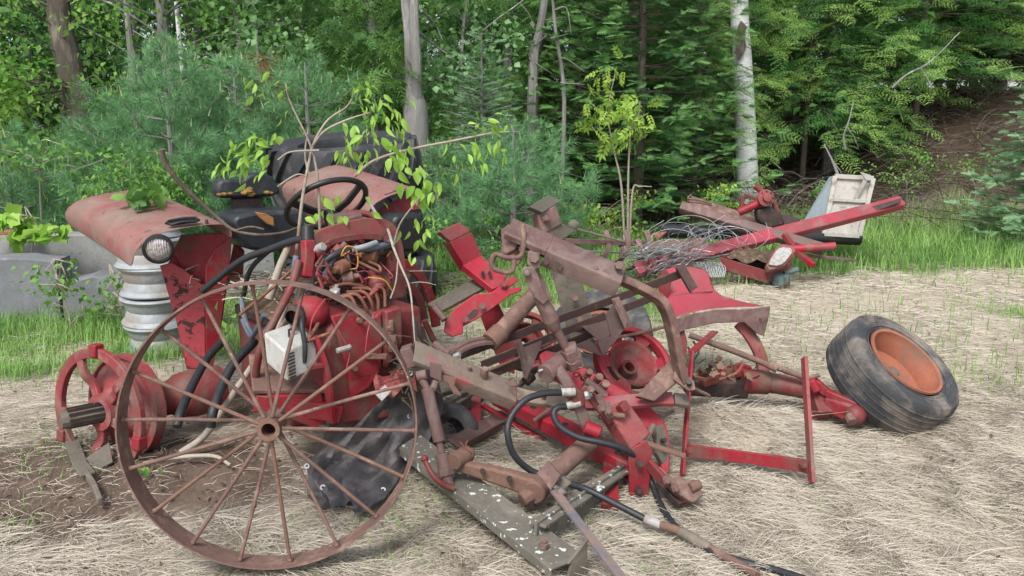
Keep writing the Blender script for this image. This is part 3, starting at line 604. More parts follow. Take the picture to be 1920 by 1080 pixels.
# hoses and wires
def hosepart(lst, r, m, nm='hose'): return MB().tube(TS(lst, 6), r, 10).build(nm, M[m], T, smooth=60)
hosepart([(690, 402, .6), (712, 412, .66), (730, 436, .7), (732, 456, .74), (715, 462, .77), (690, 466, .8), (655, 468, .8), (628, 480, .8), (612, 510, .8), (606, 535, .78)], .017, 'bluehose')
hosepart([(650, 399, .58), (690, 402, .62), (718, 420, .68), (736, 448, .72), (738, 470, .74)], .016, 'red_dark')
hosepart([(700, 470, .78), (665, 466, .8), (630, 476, .82), (605, 495, .8), (595, 520, .78)], .015, 'hose'); hosepart([(705, 455, .79), (685, 462, .82), (660, 468, .82)], .013, 'alu', 'pipe')
hosepart([(380, 545, .1), (450, 490, .3), (505, 468, .45), (548, 452, .6), (570, 448, .68)], .017, 'hose'); hosepart([(455, 560, .2), (470, 505, .3), (510, 465, .45)], .012, 'hose')
hosepart([(560, 490, .75), (545, 540, .8), (515, 600, .8), (490, 650, .8), (480, 700, .75), (478, 745, .7)], .017, 'red_dark'); hosepart([(556, 480, .7), (548, 530, .72), (520, 590, .72), (495, 630, .7)], .016, 'bluehose')
hosepart([(418, 640, .1), (390, 670, .2), (362, 720, .35), (340, 770, .5), (332, 800, .55)], .02, 'hose'); hosepart([(478, 640, .3), (440, 680, .38), (418, 720, .45), (400, 770, .55), (395, 800, .55)], .022, 'hose')
hosepart([(570, 590, .9), (566, 610, .95), (572, 650, .98), (570, 680, .98)], .011, 'hose'); hosepart([(455, 600, .3), (470, 630, .4), (480, 620, .5), (495, 590, .6)], .012, 'bluehose'); hosepart([(452, 560, .3), (460, 600, .4), (475, 630, .45)], .012, 'bluehose')
for k, a in enumerate(([(628, 562, .92), (655, 556, .95), (668, 575, .97), (676, 592, .95)], [(636, 556, .9), (668, 552, .93), (684, 572, .95), (690, 590, .93)], [(650, 548, .88), (682, 548, .9), (696, 566, .92), (700, 585, .91)], [(660, 540, .86), (694, 543, .88), (708, 560, .9), (709, 580, .9)],
                        [(670, 490, .8), (700, 505, .84), (712, 510, .84), (711, 500, .82), (690, 490, .8)], [(600, 600, .9), (590, 618, .95), (575, 640, .97)], [(575, 640, .97), (617, 625, .97)], [(560, 495, .6), (510, 540, .6), (450, 590, .5)], [(690, 560, .9), (705, 540, .88), (720, 545, .88), (722, 575, .9)],
                        [(722, 480, .7), (735, 490, .6), (750, 478, .5)], [(618, 540, .84), (650, 532, .86), (690, 540, .86)])): MB().tube(TS(a, 5), .008, 7).build('pipe', M['wire_rust'], T, smooth=60)
rw = random.Random(5)
for k in range(46):
    x, y, t = rw.uniform(598, 732), rw.uniform(462, 560), rw.uniform(.68, .84); q = [(x, y, t)]
    for _ in range(3): x = min(735, max(592, x+rw.uniform(-32, 32))); y = min(580, max(455, y+rw.uniform(-18, 32))); t = min(.9, max(.66, t+rw.uniform(-.06, .07))); q.append((x, y, t))
    MB().tube(TS(q, 5), rw.choice((.0025, .003, .004, .006)), 5).build('wire', M[rw.choice(('wire_red', 'wire_red', 'wire_rust', 'hose', 'wire_rust', 'wire_red'))], T, smooth=60)
for q in ([(655, 470, .82), (640, 480, .84), (650, 462, .86), (668, 470, .86), (670, 500, .86), (655, 505, .85)], [(690, 520, .86), (720, 525, .88), (735, 545, .88)]): MB().tube(TS(q, 6), .0035, 6).build('wire', M['yellow'], T, smooth=60)
for q in ([(610, 560, .9), (595, 580, .95), (585, 600, .97), (580, 625, .97)], [(700, 590, .97), (690, 620, 1), (685, 660, 1)], [(622, 595, .98), (640, 630, 1), (655, 660, 1), (650, 690, 1)]): MB().tube(TS(q, 6), .003, 5).build('wire', M['wire_red'], T, smooth=60)
for x, y, t, m, r in ((600, 465, .8, 'alu', .02), (630, 545, .86, 'galv', .018), (640, 500, .84, 'wire_rust', .03), (690, 480, .76, 'wire_rust', .035), (665, 450, .7, 'red_dark', .03), (705, 530, .82, 'red_dark', .04), (655, 520, .84, 'rust', .028), (628, 548, .88, 'label', .016), (615, 490, .78, 'dark', .03), (580, 540, .8, 'bluehose', .02), (720, 470, .72, 'dark', .022), (635, 470, .75, 'red_faded', .03), (610, 525, .8, 'wire_rust', .026)):
    q = TP(x, y, t); d = V((rw.uniform(-1, 1), rw.uniform(-.6, .6), rw.uniform(-.5, 1))).normalized(); mb = MB().lathe([(0, -1.2*r), (r*.8, -1.2*r), (r, -r), (r, r*.6), (r*.5, r*.8), (r*.5, r*1.6), (0, r*1.6)], q, d, 12); mb.build('fitting', M[m], T, smooth=40)
mb = MB(); mb.cyl(TP(632, 658, 1.0), TP(657, 650, 1.0), .012, 8); mb.build('connector', M['label'], T)
# heap of leaf mould and twigs lying on the deck
mb = MB(); rw2 = random.Random(9); mb.sheet([[TO+TF*(-.05+.1*j)+TR*(-.14+.065*i)+UPV*(.6+.2*math.exp(-((i-3.5)**2/6+(j-2.5)**2/3))+rw2.uniform(-.03, .03)) for i in range(8)] for j in range(6)], .05)
tag(mb.build('leaf_litter_heap', M['debris'], None, TO+UPV*.65), 'brown heap of leaf mould and twigs on the tractor deck between lever and left fender', 'leaf litter')
n = 420; c = TO+TF*.15+TR*.08+UPV*.76; p = np.array(c)+rng.normal(0, 1, (n, 3))*np.array((.2, .14, .035)); v, f = strips(p, rng.uniform(0, 6.28, n), rng.uniform(.04, .24, n), rng.uniform(.002, .005, n), rng.uniform(-.2, .6, n), rng.uniform(-.3, .3, n))
tag(np_mesh('loose_twigs', v, f, M['twig']), 'scatter of pale dead twigs on the tractor deck', 'twigs', kind='stuff')
# ------------------------------------------------------------------ white vented box
B = thing('electric_box', TP(540, 690, .95), 'grimy white vented metal box sitting on the tractor behind the spokes', 'box')
near, lef, rig = TP(533, 658, 1.0), TP(494, 624, .86), TP(592, 634, .95); down = TP(538, 716, 1.02)-near; far_ = lef+rig-near; vs = [near, rig, far_, lef]; vs += [q+down for q in vs]
MB().add(vs, [(0, 1, 2, 3), (7, 6, 5, 4), (0, 4, 5, 1), (1, 5, 6, 2), (2, 6, 7, 3), (3, 7, 4, 0)]).build('box_body', M['white'], B, bevel=.008)
mb = MB(); ex = (rig-near).normalized(); ez = down.normalized(); nn = ex.cross(ez); nn = nn if nn.y < 0 else -nn
for k in range(9): q = near+ex*.03+ez*(.02+.014*k)+nn*.002; mb.beam(q-ex*.018, q+ex*.018, .006, .004, nn)
mb.build('vent', M['dark'], B); q = near.lerp(far_, .45); MB().tube([q, q+UPV*.03, q+UPV*.032+ex*.03], .006, 6).build('hook', M['dark'], B)
# ------------------------------------------------------------------ black tarp with white eyelets
rows = []; ed = [((748, 598, 3.72), (790, 600, 3.72)), ((720, 650, 3.62), (815, 690, 3.6)), ((668, 720, 3.52), (835, 760, 3.55)), ((628, 780, 3.42), (800, 830, 3.45)), ((588, 840, 3.36), (765, 880, 3.38)), ((562, 885, 3.3), (735, 925, 3.32)), ((580, 925, 3.24), (715, 950, 3.26)), ((600, 962, 3.2), (690, 968, 3.22))]
ctrl = [[P(*a).lerp(P(*b), i/13) for i in range(14)] for a, b in ed]
for i in range(29):
    t = i/28*7; k = min(6, int(t)); u = t-k; r = []
    for j in range(14):
        p = ctrl[k][j].lerp(ctrl[k+1][j], u); fo = .34*(.3-abs(float(vnoise(np.array([j*.33+i*.1+9]), np.array([i*.2-j*.22]), 63)[0])-.5)*2)*.5+.17*(float(vnoise(np.array([j*.42+i*.05+3]), np.array([i*.16-j*.1]), 61)[0])-.5)+.075*(float(vnoise(np.array([j*.9-i*.12]), np.array([i*.3+j*.25]), 62)[0])-.5)+.012*math.sin(j*2.2+i*.5)
        p = p+V((0, -fo, fo*.5)); p.z = max(p.z, gz(p.x, p.y)+.05+.012*math.sin(j*2)); r.append(p)
    rows.append(r)
TA = thing('tarp', P(660, 955, 3.25), 'crumpled black tarp with white eyelets draped down behind the spoked wheel', 'tarp'); tarp = MB().sheet(rows, .003).build('sheet', M['tarp'], TA, smooth=75, sub=1)
for i, j in ((20, 1), (26, 1), (20, 12), (10, 9), (6, 8)):
    q = rows[i][j]+V((0, -.012, .012)); MB().tube(circle(q, V((.1, -.8, .5)), .009, 14), .0038, 6, closed=True).build('eyelet', M['eyelet'], tarp)
mb = MB(); mb.sheet([[P(lerp(700, 772, i/8)+j*3, lerp(705, 690, i/8)+j*9, 3.5-.02*j)+V((0, -.03*math.sin(i*1.3+j), .02*math.cos(j*1.7+i))) for i in range(9)] for j in range(5)], .004)
CR = tag(mb.build('torn_carton', M['red_faded'], None, P(735, 730, 3.45), smooth=20), 'crumpled red and white torn carton lying on the black tarp', 'carton'); MB().prism([P(702, 738, 3.38), P(722, 722, 3.38), P(734, 734, 3.36), P(716, 752, 3.35)], .004).build('paper', M['label'], CR)
n = 90; q = P(765, 690, 3.44); p = np.array(q)+rng.normal(0, 1, (n, 3))*np.array((.06, .03, .07)); v, f = strips(p, rng.uniform(0, 6.28, n), rng.uniform(.05, .16, n), rng.uniform(.002, .004, n), rng.uniform(-.6, .4, n), rng.uniform(-.4, .4, n)); tag(np_mesh('leaf_litter', v, f, M['debris'], None, A(q)), 'brown dry leaf litter caught in the folds of the black tarp', 'leaf litter', kind='stuff')
# ------------------------------------------------------------------ stacked rims beside the left fender
yb = 5.62; xb = (283-960)/1500*yb; hs_ = [.2, .2, .21, .2, .2]; z = gz(xb, yb)
for k in range(5):
    h = hs_[k]; R = .235+.008*(k % 2); pr = [(R*.8, .0), (R*1.0, 0), (R*1.03, .012), (R*1.0, .025), (R*.93, .04), (R*.9, .075), (R*.84, .1), (R*.9, .125), (R*.93, h-.04), (R, h-.025), (R*1.03, h-.012), (R, h), (R*.9, h), (R*.86, h*.6), (R*.78, h*.5), (R*.35, h*.5)]
    ax = V((-.02-.035*math.sin(k*1.7), -.05+.02*k, 1)); 
    o = MB().lathe(pr, (0, 0, 0), ax, 40).build('truck_wheel', M['alu'], None, smooth=30)
    o.location = (xb-.012*k-.02*(k == 4), yb+.01*k, z); o.rotation_euler.z = k*1.3; z += h*.985
    tag(o, ['lowest dull alloy truck rim of the stack by the left fender, standing in the grass', 'second alloy rim up in the stack by the left fender', 'middle rusty stained rim of the stack by the left fender', 'fourth alloy rim up in the stack by the left fender', 'topmost alloy rim of the stack just under the headlight'][k], 'wheel rim', 'stack of truck rims beside the fender')
# ------------------------------------------------------------------ tyres stacked behind
def tyre_body(c, ax, R, W, rr, n=48):
    pr = [(rr, -W*.36), (rr+.02, -W*.46), (R*.8, -W*.52), (R*.93, -W*.5), (R*.985, -W*.42), (R, -W*.2), (R, W*.2), (R*.985, W*.42), (R*.93, W*.5), (R*.8, W*.52), (rr+.02, W*.46), (rr, W*.36), (rr+.03, 0), (rr, -W*.36)]
    return MB().lathe(pr, c, ax, n)
def lugged(c, ax, R, W, rr, nl, label, lug_h=.045):
    c = V(c); ax = V(ax).normalized(); rt = thing('scrap_tyre', c-ax*W/2, label, 'tyre'); tyre_body(c, ax, R-lug_h, W, rr).build('carcass', M['tyre'], rt, smooth=40)
    x = ax.orthogonal().normalized(); y = ax.cross(x)
    def q(a, h, r): return c+(x*math.cos(a)+y*math.sin(a))*r+ax*h
    for s in (-1, 1):
        for k in range(nl):
            a = 6.283*(k+(.5 if s > 0 else 0))/nl; vs = []; da = 6.283/nl
            for j in range(5):
                u = j/4; h = s*(W*.52*u-.02); aa = a+da*.95*u; w_ = da*(.13+.06*u); drop = .03*u*u
                vs += [q(aa-w_*1.25, h, R-lug_h-.012-drop), q(aa-w_, h, R-drop), q(aa+w_, h, R-drop), q(aa+w_*1.25, h, R-lug_h-.012-drop)]
            fs = []
            for j in range(4): fs += [(4*j+i, 4*j+i+1, 4*j+5+i, 4*j+4+i) for i in range(3)]
            fs += [(0, 1, 2, 3), (19, 18, 17, 16)]; MB().add(vs, fs).build('tread_lug', M['tyre'], rt, smooth=30)
    return rt
bx = (652-960)/1500*6.95
lugged((bx, 6.95, 1.17), (-.05, -.13, 1), .66, .56, .36, 18, 'huge black lugged tractor tyre lying on top of the tyre stack behind the right fender')
lugged((bx+.05, 6.9, .68), (.02, .0, 1), .62, .38, .36, 20, 'black tyre in the middle of the stack under the huge lugged one', .03)
lugged((bx+.09, 6.88, .24), (0, 0, 1), .68, .46, .38, 20, 'bottom tyre of the stack behind the tractor, resting in the grass', .03)
# ------------------------------------------------------------------ leaves and branches lying over the tractor
def leafy(lst, n, size, tpl, off=.03, drp=.6):
    tpl = FINEL if tpl is LONG else FINE; n = max(3, int(n*.85)); size *= .72
    p = PS(lst, 8); i = np.clip((rng.random(n)**.8*(len(p)-1)).astype(int), 0, len(p)-2); q = np.array([A(p[k]) for k in i]); d = np.array([A(p[k+1]-p[k]) for k in i]); d = unit(d)+rng.standard_normal((n, 3))*.45+np.array((.15, 0, -drp))
    return stamp(*tpl, q+rng.standard_normal((n, 3))*off, d, UP+rng.standard_normal((n, 3))*.7, size*rng.uniform(.6, 1.2, n))
S = thing('fallen_sapling', P(480, 745, 3.5), 'tall bent pale sapling with lush lime leaves growing up through the tractor', 'sapling')
for lst, r, r1 in (([(478, 745, 3.55), (505, 660, 3.6), (540, 560, 3.66), (556, 470, 3.7), (566, 380, 3.72), (578, 310, 3.75), (590, 265, 3.76), (615, 225, 3.78), (650, 200, 3.8), (668, 170, 3.8)], .0115, .003), ([(600, 430, 3.8), (597, 350, 3.78), (590, 300, 3.76), (577, 260, 3.74), (555, 215, 3.72), (540, 180, 3.7), (536, 155, 3.7)], .008, .002), ([(585, 275, 3.76), (610, 245, 3.7), (650, 225, 3.66), (690, 212, 3.6)], .007, .003), ([(665, 330, 3.9), (700, 302, 3.86), (760, 282, 3.8), (850, 264, 3.72), (920, 250, 3.68), (955, 247, 3.66)], .008, .003), ([(580, 330, 3.75), (572, 290, 3.75), (578, 240, 3.75)], .006, .003), ([(598, 282, 3.75), (545, 285, 3.7), (520, 300, 3.66)], .005, .003), ([(520, 350, 3.66), (555, 328, 3.68), (575, 330, 3.7)], .005, .003)):
    MB().tube(PS(lst, 6), r, 8, r1=r1).build('stem', M['twig'], S, smooth=60)
parts = [leafy(*a) for a in (([(536, 160, 3.7), (515, 150, 3.68), (495, 160, 3.66), (478, 175, 3.64)], 14, .07, LONG), ([(545, 205, 3.7), (520, 225, 3.66), (490, 245, 3.62), (470, 260, 3.6)], 12, .07, LONG), ([(530, 290, 3.66), (495, 280, 3.6), (462, 272, 3.56), (445, 275, 3.55)], 20, .085, LONG), ([(525, 300, 3.66), (490, 300, 3.6), (450, 312, 3.55), (415, 325, 3.52)], 26, .09, LONG), ([(520, 310, 3.66), (505, 295, 3.62), (495, 275, 3.6)], 8, .08, LEAF),
     ([(655, 195, 3.8), (680, 160, 3.78), (690, 200, 3.76), (688, 240, 3.74)], 26, .075, LONG), ([(660, 200, 3.8), (700, 190, 3.76), (730, 210, 3.74), (745, 250, 3.72)], 30, .08, LONG), ([(650, 230, 3.7), (665, 260, 3.66), (640, 290, 3.64)], 18, .09, LONG), ([(690, 215, 3.66), (700, 255, 3.62), (670, 275, 3.6), (655, 300, 3.6)], 24, .085, LONG), ([(715, 240, 3.66), (742, 270, 3.64), (750, 300, 3.62), (765, 320, 3.6)], 22, .08, LEAF), ([(745, 285, 3.8), (760, 320, 3.76), (785, 330, 3.72), (775, 355, 3.7)], 20, .09, LEAF),
     ([(775, 340, 3.74), (795, 360, 3.72), (790, 400, 3.7), (792, 440, 3.68), (785, 465, 3.68)], 26, .08, LONG), ([(850, 264, 3.72), (845, 300, 3.7), (835, 330, 3.68), (825, 345, 3.68)], 10, .08, LONG), ([(900, 255, 3.68), (920, 240, 3.66), (945, 245, 3.66), (935, 275, 3.64), (915, 300, 3.62)], 26, .08, LONG), ([(880, 262, 3.7), (890, 290, 3.68), (905, 320, 3.66)], 14, .08, LONG), ([(860, 262, 3.7), (885, 240, 3.68), (905, 232, 3.68)], 8, .07, LONG),
     ([(590, 385, 3.75), (620, 370, 3.7), (625, 395, 3.68)], 9, .085, LEAF), ([(570, 430, 3.72), (590, 410, 3.7), (600, 425, 3.68), (575, 440, 3.66)], 12, .085, LEAF), ([(690, 370, 3.8), (700, 385, 3.78), (720, 395, 3.76)], 5, .08, LEAF), ([(780, 360, 3.74), (800, 370, 3.72), (805, 385, 3.7)], 8, .07, LEAF), ([(600, 390, 3.75), (596, 420, 3.72), (598, 440, 3.7)], 7, .08, LEAF))]
v, f = join(parts); np_mesh('leaves', v, f, L['lime'], S)
one('dead_branch', MB().tube(PS([(303, 280, 3.66), (310, 305, 3.68), (325, 328, 3.7), (352, 358, 3.74), (385, 388, 3.78), (412, 412, 3.8), (440, 432, 3.8), (485, 440, 3.8), (530, 436, 3.8), (562, 425, 3.8)], 5), .014, 8, r1=.005).tube(PS([(440, 432, 3.8), (470, 425, 3.78), (495, 430, 3.76)], 4), .005, 5), M['twig_dark'], 'knobbly brown dead branch sticking up beside the left fender', 'dead branch', bevel=0, smooth=60)
one('dead_branch', MB().tube(PS([(688, 372, 4.0), (705, 400, 3.9), (726, 428, 3.8), (738, 465, 3.7), (752, 500, 3.6), (768, 540, 3.5), (774, 590, 3.42), (778, 645, 3.38)], 5), .009, 7, r1=.003).tube(PS([(738, 460, 3.7), (750, 420, 3.66), (775, 385, 3.62), (790, 365, 3.6)], 4), .005, 5, r1=.002).tube(PS([(746, 490, 3.62), (742, 530, 3.6), (732, 560, 3.58)], 4), .004, 5), M['twig'], 'thin pale forked twig hanging down in front of the dash wires', 'twig', bevel=0, smooth=60)
one('wooden_pole', MB().tube(PS([(338, 850, 3.6), (385, 815, 3.55), (440, 735, 3.52), (495, 655, 3.5), (545, 590, 3.5), (562, 540, 3.52)], 5), .017, 8, r1=.012), M['twig'], 'smooth grey pole slanting up from the soil through the wheel spokes', 'stick', bevel=0, smooth=60)
one('wooden_pole', MB().tube(PS([(505, 560, 3.62), (525, 500, 3.64), (545, 455, 3.66)], 5), .02, 7, r1=.017), M['twig'], 'short stout broken stick standing behind the top of the spoked wheel', 'stick', bevel=0, smooth=60)
one('dead_branch', MB().tube(PS([(270, 870, 3.6), (330, 858, 3.55), (400, 855, 3.5), (432, 872, 3.45)], 5), .012, 7, r1=.008), M['twig'], 'curved pale stick lying on the soil behind the lower spokes', 'stick', bevel=0, smooth=60)
n = 34; c = P(273, 376, 4.25)+UPV*.02; p = np.array(c)+rng.normal(0, 1, (n, 3))*np.array((.05, .07, .028)); v, f = stamp(*MAPLE, p, rdirs(n, .0), UP+rng.standard_normal((n, 3))*.8, rng.uniform(.05, .09, n)); tag(np_mesh('leaf_clump', v, f, L['bush'], None, A(c)), 'wilted green leaf clump lying on the left fender top', 'leaves')
for q, nn_, lb in ((P(425, 610, 3.75), 9, 'green leaves of a weed growing up between fender and hoses'), (P(270, 885, 3.62), 10, 'low green weed leaves on the soil behind the lower spokes')):
    v, f = stamp(*LEAF, np.array(q)+rng.normal(0, 1, (nn_, 3))*np.array((.05, .05, .07 if nn_ == 9 else .015)), rdirs(nn_, .1), UP+rng.standard_normal((nn_, 3))*.4, rng.uniform(.03, .065, nn_)); tag(np_mesh('weed_plant', v, f, L['bush'], None, A(q)), lb, 'weed')
# ================================================================== STEEL WHEEL
W_ = thing('spoked_wheel', P(490, 1085, 2.75), 'large rusty spoked steel wheel standing in the foreground, leaning on the machinery', 'steel wheel')
wc = P(510, 796, 2.68); wax = V((.12, -.985, .1)).normalized(); RW = .51; wref = UPV
mb = MB().lathe([(RW, -.053), (RW+.004, 0), (RW, .053), (RW-.006, .053), (RW-.003, 0), (RW-.006, -.053), (RW, -.053)], wc, wax, 72, wref); mb.build('rim', M['rust'], W_, smooth=30)
MB().lathe([(.024, .075), (.039, .075), (.041, .06), (.038, .05), (.038, -.05), (.043, -.06), (.041, -.09), (.024, -.09), (.024, .075)], wc, wax, 20, wref).build('hub', M['rust_or'], W_, smooth=30)
xw = (wref-wax*wax.dot(wref)).normalized(); yw = wax.cross(xw)
for k in range(18):
    a = 6.283*k/18+.09; d = xw*math.cos(a)+yw*math.sin(a); s = .045 if k % 2 else -.045; mb = MB().tube([wc+d*.04+wax*s, wc+d*.3+wax*s*.55, wc+d*(RW-.004)+wax*.01], .0074, 8, r1=.0068); mb.sphere(wc+d*(RW-.01)+wax*.01, .0105, 8); mb.build('spoke', M['rust'] if k % 3 else M['rust_or'], W_, smooth=60)
# ================================================================== LOADER PARTS AND HITCH IRON in front of the tractor, on the right
def LB(mb, a, b, w, h, up=None, **k): return mb.beam(P(*a), P(*b), w, h, up, **k)
# ---- grey lichen spotted frame lying on the ground
Fm = thing('steel_chassis', G(1000, 1050), 'long grey steel channel frame with white lichen spots, lying nearest the camera', 'steel frame')
e0, e1 = P(712, 786, 3.72), P(1064, 1058, 2.52); d = (e1-e0).normalized(); sdv = V((d.y, -d.x, 0)).normalized(); upn = V((0, 0, 1))
MB().section([(-.075, -.03), (-.067, -.03), (-.067, .0), (.067, .0), (.067, -.03), (.075, -.03), (.075, .008), (-.075, .008)], e0, e1, upn).build('channel', M['lichen'], Fm, bevel=.002)
MB().prism([e0+sdv*.075+upn*.0, e0-sdv*.085+upn*.0, e0-sdv*.085+upn*.075, e0+sdv*.075+upn*.06], .01).build('end_plate', M['olive'], Fm, bevel=.002)
MB().prism([e1-sdv*.01+upn*.012+d*.01, e1+sdv*.012+upn*.012+d*.012, e1-sdv*.085-d*.0+upn*.07, e1-sdv*.085+upn*-.06, e1+sdv*.012-upn*.08], .012).build('end_plate', M['olive'], Fm, bevel=.002)
mb = MB(); mb.section(rect(.012, .1), P(755, 822, 3.5), P(882, 746, 4.05), UPV); mb.section(rect(.09, .012), P(757, 808, 3.52), P(878, 736, 4.07), UPV); mb.build('cross_member', M['olive'], Fm, bevel=.002)
mb = MB(); mb.section(rect(.012, .1), P(1003, 1004, 2.68), P(1168, 893, 3.28), UPV); mb.section(rect(.07, .012), P(1008, 984, 2.7), P(1172, 878, 3.3), UPV); mb.build('cross_member', M['lichen'], Fm, bevel=.002)
MB().beam(P(890, 740, 4.22), P(890, 800, 4.22), .07, .06).build('post', M['red'], Fm, bevel=.003, label='short red upright post'); MB().beam(P(1146, 852, 3.48), P(1143, 955, 3.48), .07, .05).build('post', M['red'], Fm, bevel=.003, label='short red upright post')
mb = MB(); mb.angle(P(868, 846, 3.95), P(965, 790, 4.25), .1, .05, .01, (.3, -.3, 1)); mb.build('rail', M['brown'], Fm, bevel=.002)
# dark round thing and scraps under the frame
one('scrap_tyre', tyre_body(P(840, 812, 4.12), V((.5, -.75, .5)), .15, .12, .07, 28), M['tyre'], 'small black tyre half hidden under the grey frame behind the tarp', 'tyre', P(840, 830, 4.1), 0)
MB_ = MB(); strap(MB_, PS([(905, 760, 4.1), (930, 775, 4.05), (965, 795, 3.98), (990, 808, 3.95), (1020, 826, 3.9)], 5), .03, .022); one('grab_handle', MB_, M['red_bright'], 'bright red bent bar end sticking out over the hay below the black hose loop', 'bar')
mb = MB(); mb.cyl(P(862, 790, 4.05), P(905, 745, 4.2), .018, 8); mb.cyl(P(850, 768, 4.0), P(875, 782, 4.02), .016, 8); mb.box(P(880, 770, 4.1), .05, .05, .06); one('lever_joint', mb, M['dark'], 'dark rusty lever joint between the red post and the red bar end', 'joint')
# ---- telescoping lower link: channel, worn flat bar and brace
Lk = thing('lower_link', P(960, 760, 3.55), 'red brown channel arm with a worn cream flat bar, touching the spoked wheel rim', 'lift arm')
c0, c1 = P(772, 664, 3.3), P(962, 742, 3.42); upl = V((.1, -.45, .9))
cm = c0.lerp(c1, .38); MB().channel(cm, c1, .125, .06, .008, upl).build('channel', M['tan'], Lk, bevel=.002)
MB().section([(.0625, -.03), (.0545, -.03), (.0545, .022), (-.056, .022), (-.056, .006), (-.0625, .006), (-.0625, .025), (-.057, .03), (.057, .03), (.0625, .025)], c0, cm, upl).build('channel', M['tan'], Lk, bevel=.002)
x_, y_, z_ = frame(c0, c1, upl); MB().tube([c0.lerp(c1, .05)-y_*.012, c0.lerp(c1, .42)-y_*.012], .02, 12).build('slide_rod', M['dark'], Lk)
MB().box(c0+(c1-c0).normalized()*-.005+V((-.005, 0, -.01)), .05, .07, .09, M4.Rotation(-.35, 3, 'Y')).build('end_block', M['brown'], Lk, bevel=.006)
MB().trace([(806, 678), (828, 684), (828, 716), (806, 706)], (815, 695, 3.24), (.1, -1, .1), .012).build('tab', M['brown'], Lk, bevel=.003)
mb = MB(); strap(mb, [P(*a) for a in ((1066, 756, 3.472), (1140, 757, 3.5), (1240, 748, 3.52), (1262, 749, 3.52))], .074, .024, upl); mb.build('flat_bar', M['red_pink'], Lk, bevel=.003); mb = MB(); strap(mb, [P(*a) for a in ((1264, 749, 3.52), (1290, 753, 3.52))], .07, .024, upl); mb.build('flat_bar', M['olive'], Lk, bevel=.003)
mb = MB(); pts = [P(*a) for a in ((925, 728, 3.42), (960, 738, 3.42), (1000, 747, 3.44), (1062, 756, 3.47))]; strap(mb, pts, .075, .022, upl); mb.build('flat_bar', M['cut'], Lk, bevel=.003, label='flat bar with cream bare steel worn through the red paint')
MB().trace([(1192, 744), (1256, 676), (1270, 688), (1270, 716), (1226, 754)], (1230, 715, 3.5), (.0, -.8, .6), .03).build('brace', M['rust'], Lk, bevel=.004)
MB().cyl(P(1278, 752, 3.52), P(1278, 752, 3.52)+upl*.0135, .012, 12).build('pin_hole', M['dark'], Lk)
mb = MB()
for x, y, r in ((908, 702, .016), (880, 698, .009), (1020, 744, .01), (1085, 752, .014)): mb_q = P(x, y, 3.37); MB().lathe([(0, .035), (r, .035), (r*1.15, .02), (r*1.2, -.01)], mb_q, upl, 12).build('bolt', M['rust'], Lk)
MB().tube(circle(P(962, 716, 3.36), upl, .024, 20), .005, 6, closed=True).build('pin_ring', M['rust'], Lk)
MB().trace([(846, 706), (856, 708), (852, 722), (862, 735), (866, 742), (850, 738), (838, 716), (812, 706), (812, 698)], (845, 716, 3.26), (.1, -1, .2), .012).build('latch', M['rust_or'], Lk, bevel=.002)
# ---- upper rocker arm: channel, curved bar, foot
Ra = thing('rocker_arm', P(1290, 740, 3.5), 'tall rusty arm: channel on top, thick flat bar curving down to the hay', 'lift arm')
u0, u1 = P(950, 436, 3.42), P(1163, 528, 3.36); upu = V((.15, -.45, .88))
um = u0.lerp(u1, .36); MB().channel(um, u1, .13, .085, .009, upu).build('channel', M['plum'], Ra, bevel=.002)
MB().section([(.065, -.0425), (.056, -.0425), (.056, .0335), (-.058, .0335), (-.058, .012), (-.065, .012), (-.065, .036), (-.059, .0425), (.059, .0425), (.065, .036)], u0, um, upu).build('channel', M['plum'], Ra, bevel=.002)
for t_ in (.17, .25): q = u0.lerp(u1, t_); x_, y_, z_ = frame(u0, u1, upu); MB().tube([q-x_*.058+y_*.015, q-x_*.066-y_*.005, q-x_*.05-y_*.03, q-x_*.035-y_*.025], .012, 8).build('latch', M['brown'], Ra)
MB().tube([u0.lerp(u1, .03)-y_*.012, u0.lerp(u1, .4)-y_*.012], .026, 12).build('slide_rod', M['dark'], Ra)
mb = MB(); mb.trace([(940, 432), (955, 420), (964, 428), (975, 452), (968, 468), (950, 478), (944, 470)], (955, 450, 3.4), (-.2, -.95, .1), .04); mb.build('end_block', M['brown'], Ra, bevel=.006)
mb = MB(); pts = spline([P(*a) for a in ((1120, 510, 3.42), (1165, 525, 3.42), (1205, 543, 3.43), (1236, 562, 3.44), (1252, 590, 3.45), (1262, 630, 3.46), (1274, 690, 3.48), (1280, 715, 3.49))], 5); strap(mb, pts, .035, .078, V((.2, -1, .35))); mb.build('curved_bar', M['rust'], Ra, bevel=.004)
MB().trace([(1266, 690), (1284, 700), (1302, 716), (1304, 732), (1290, 734), (1262, 712)], (1285, 715, 3.47), (-.2, -.8, .55), .025).build('foot', M['rust'], Ra, bevel=.003)
MB().cyl(P(1292, 720, 3.45), P(1292, 720, 3.45)+V((-.008, -.032, .022)), .012, 12).build('pin_hole', M['dark'], Ra)
for x, y, r in ((1135, 514, .018), (1106, 508, .012), (1160, 500, .02), (1001, 487, .022), (1117, 505, .009)):
    MB().cyl(P(x, y, 3.34), P(x, y, 3.34)+V((.0, -.03, .012)), r, 6 if r > .015 else 12).build('bolt', M['brown'], Ra, bevel=.002)
MB().trace([(1040, 486), (1052, 484), (1056, 500), (1050, 508), (1042, 500)], (1048, 496, 3.33), (.05, -1, .2), .004).build('slot', M['dark'], Ra); MB().trace([(1018, 484), (1027, 482), (1030, 494), (1022, 497)], (1024, 490, 3.33), (.05, -1, .2), .004).build('slot', M['dark'], Ra)
MB().trace([(990, 470), (1012, 474), (1013, 500), (1000, 506), (988, 494)], (1000, 488, 3.33), (0, -1, .1), .014).build('tab', M['plum'], Ra, bevel=.003)
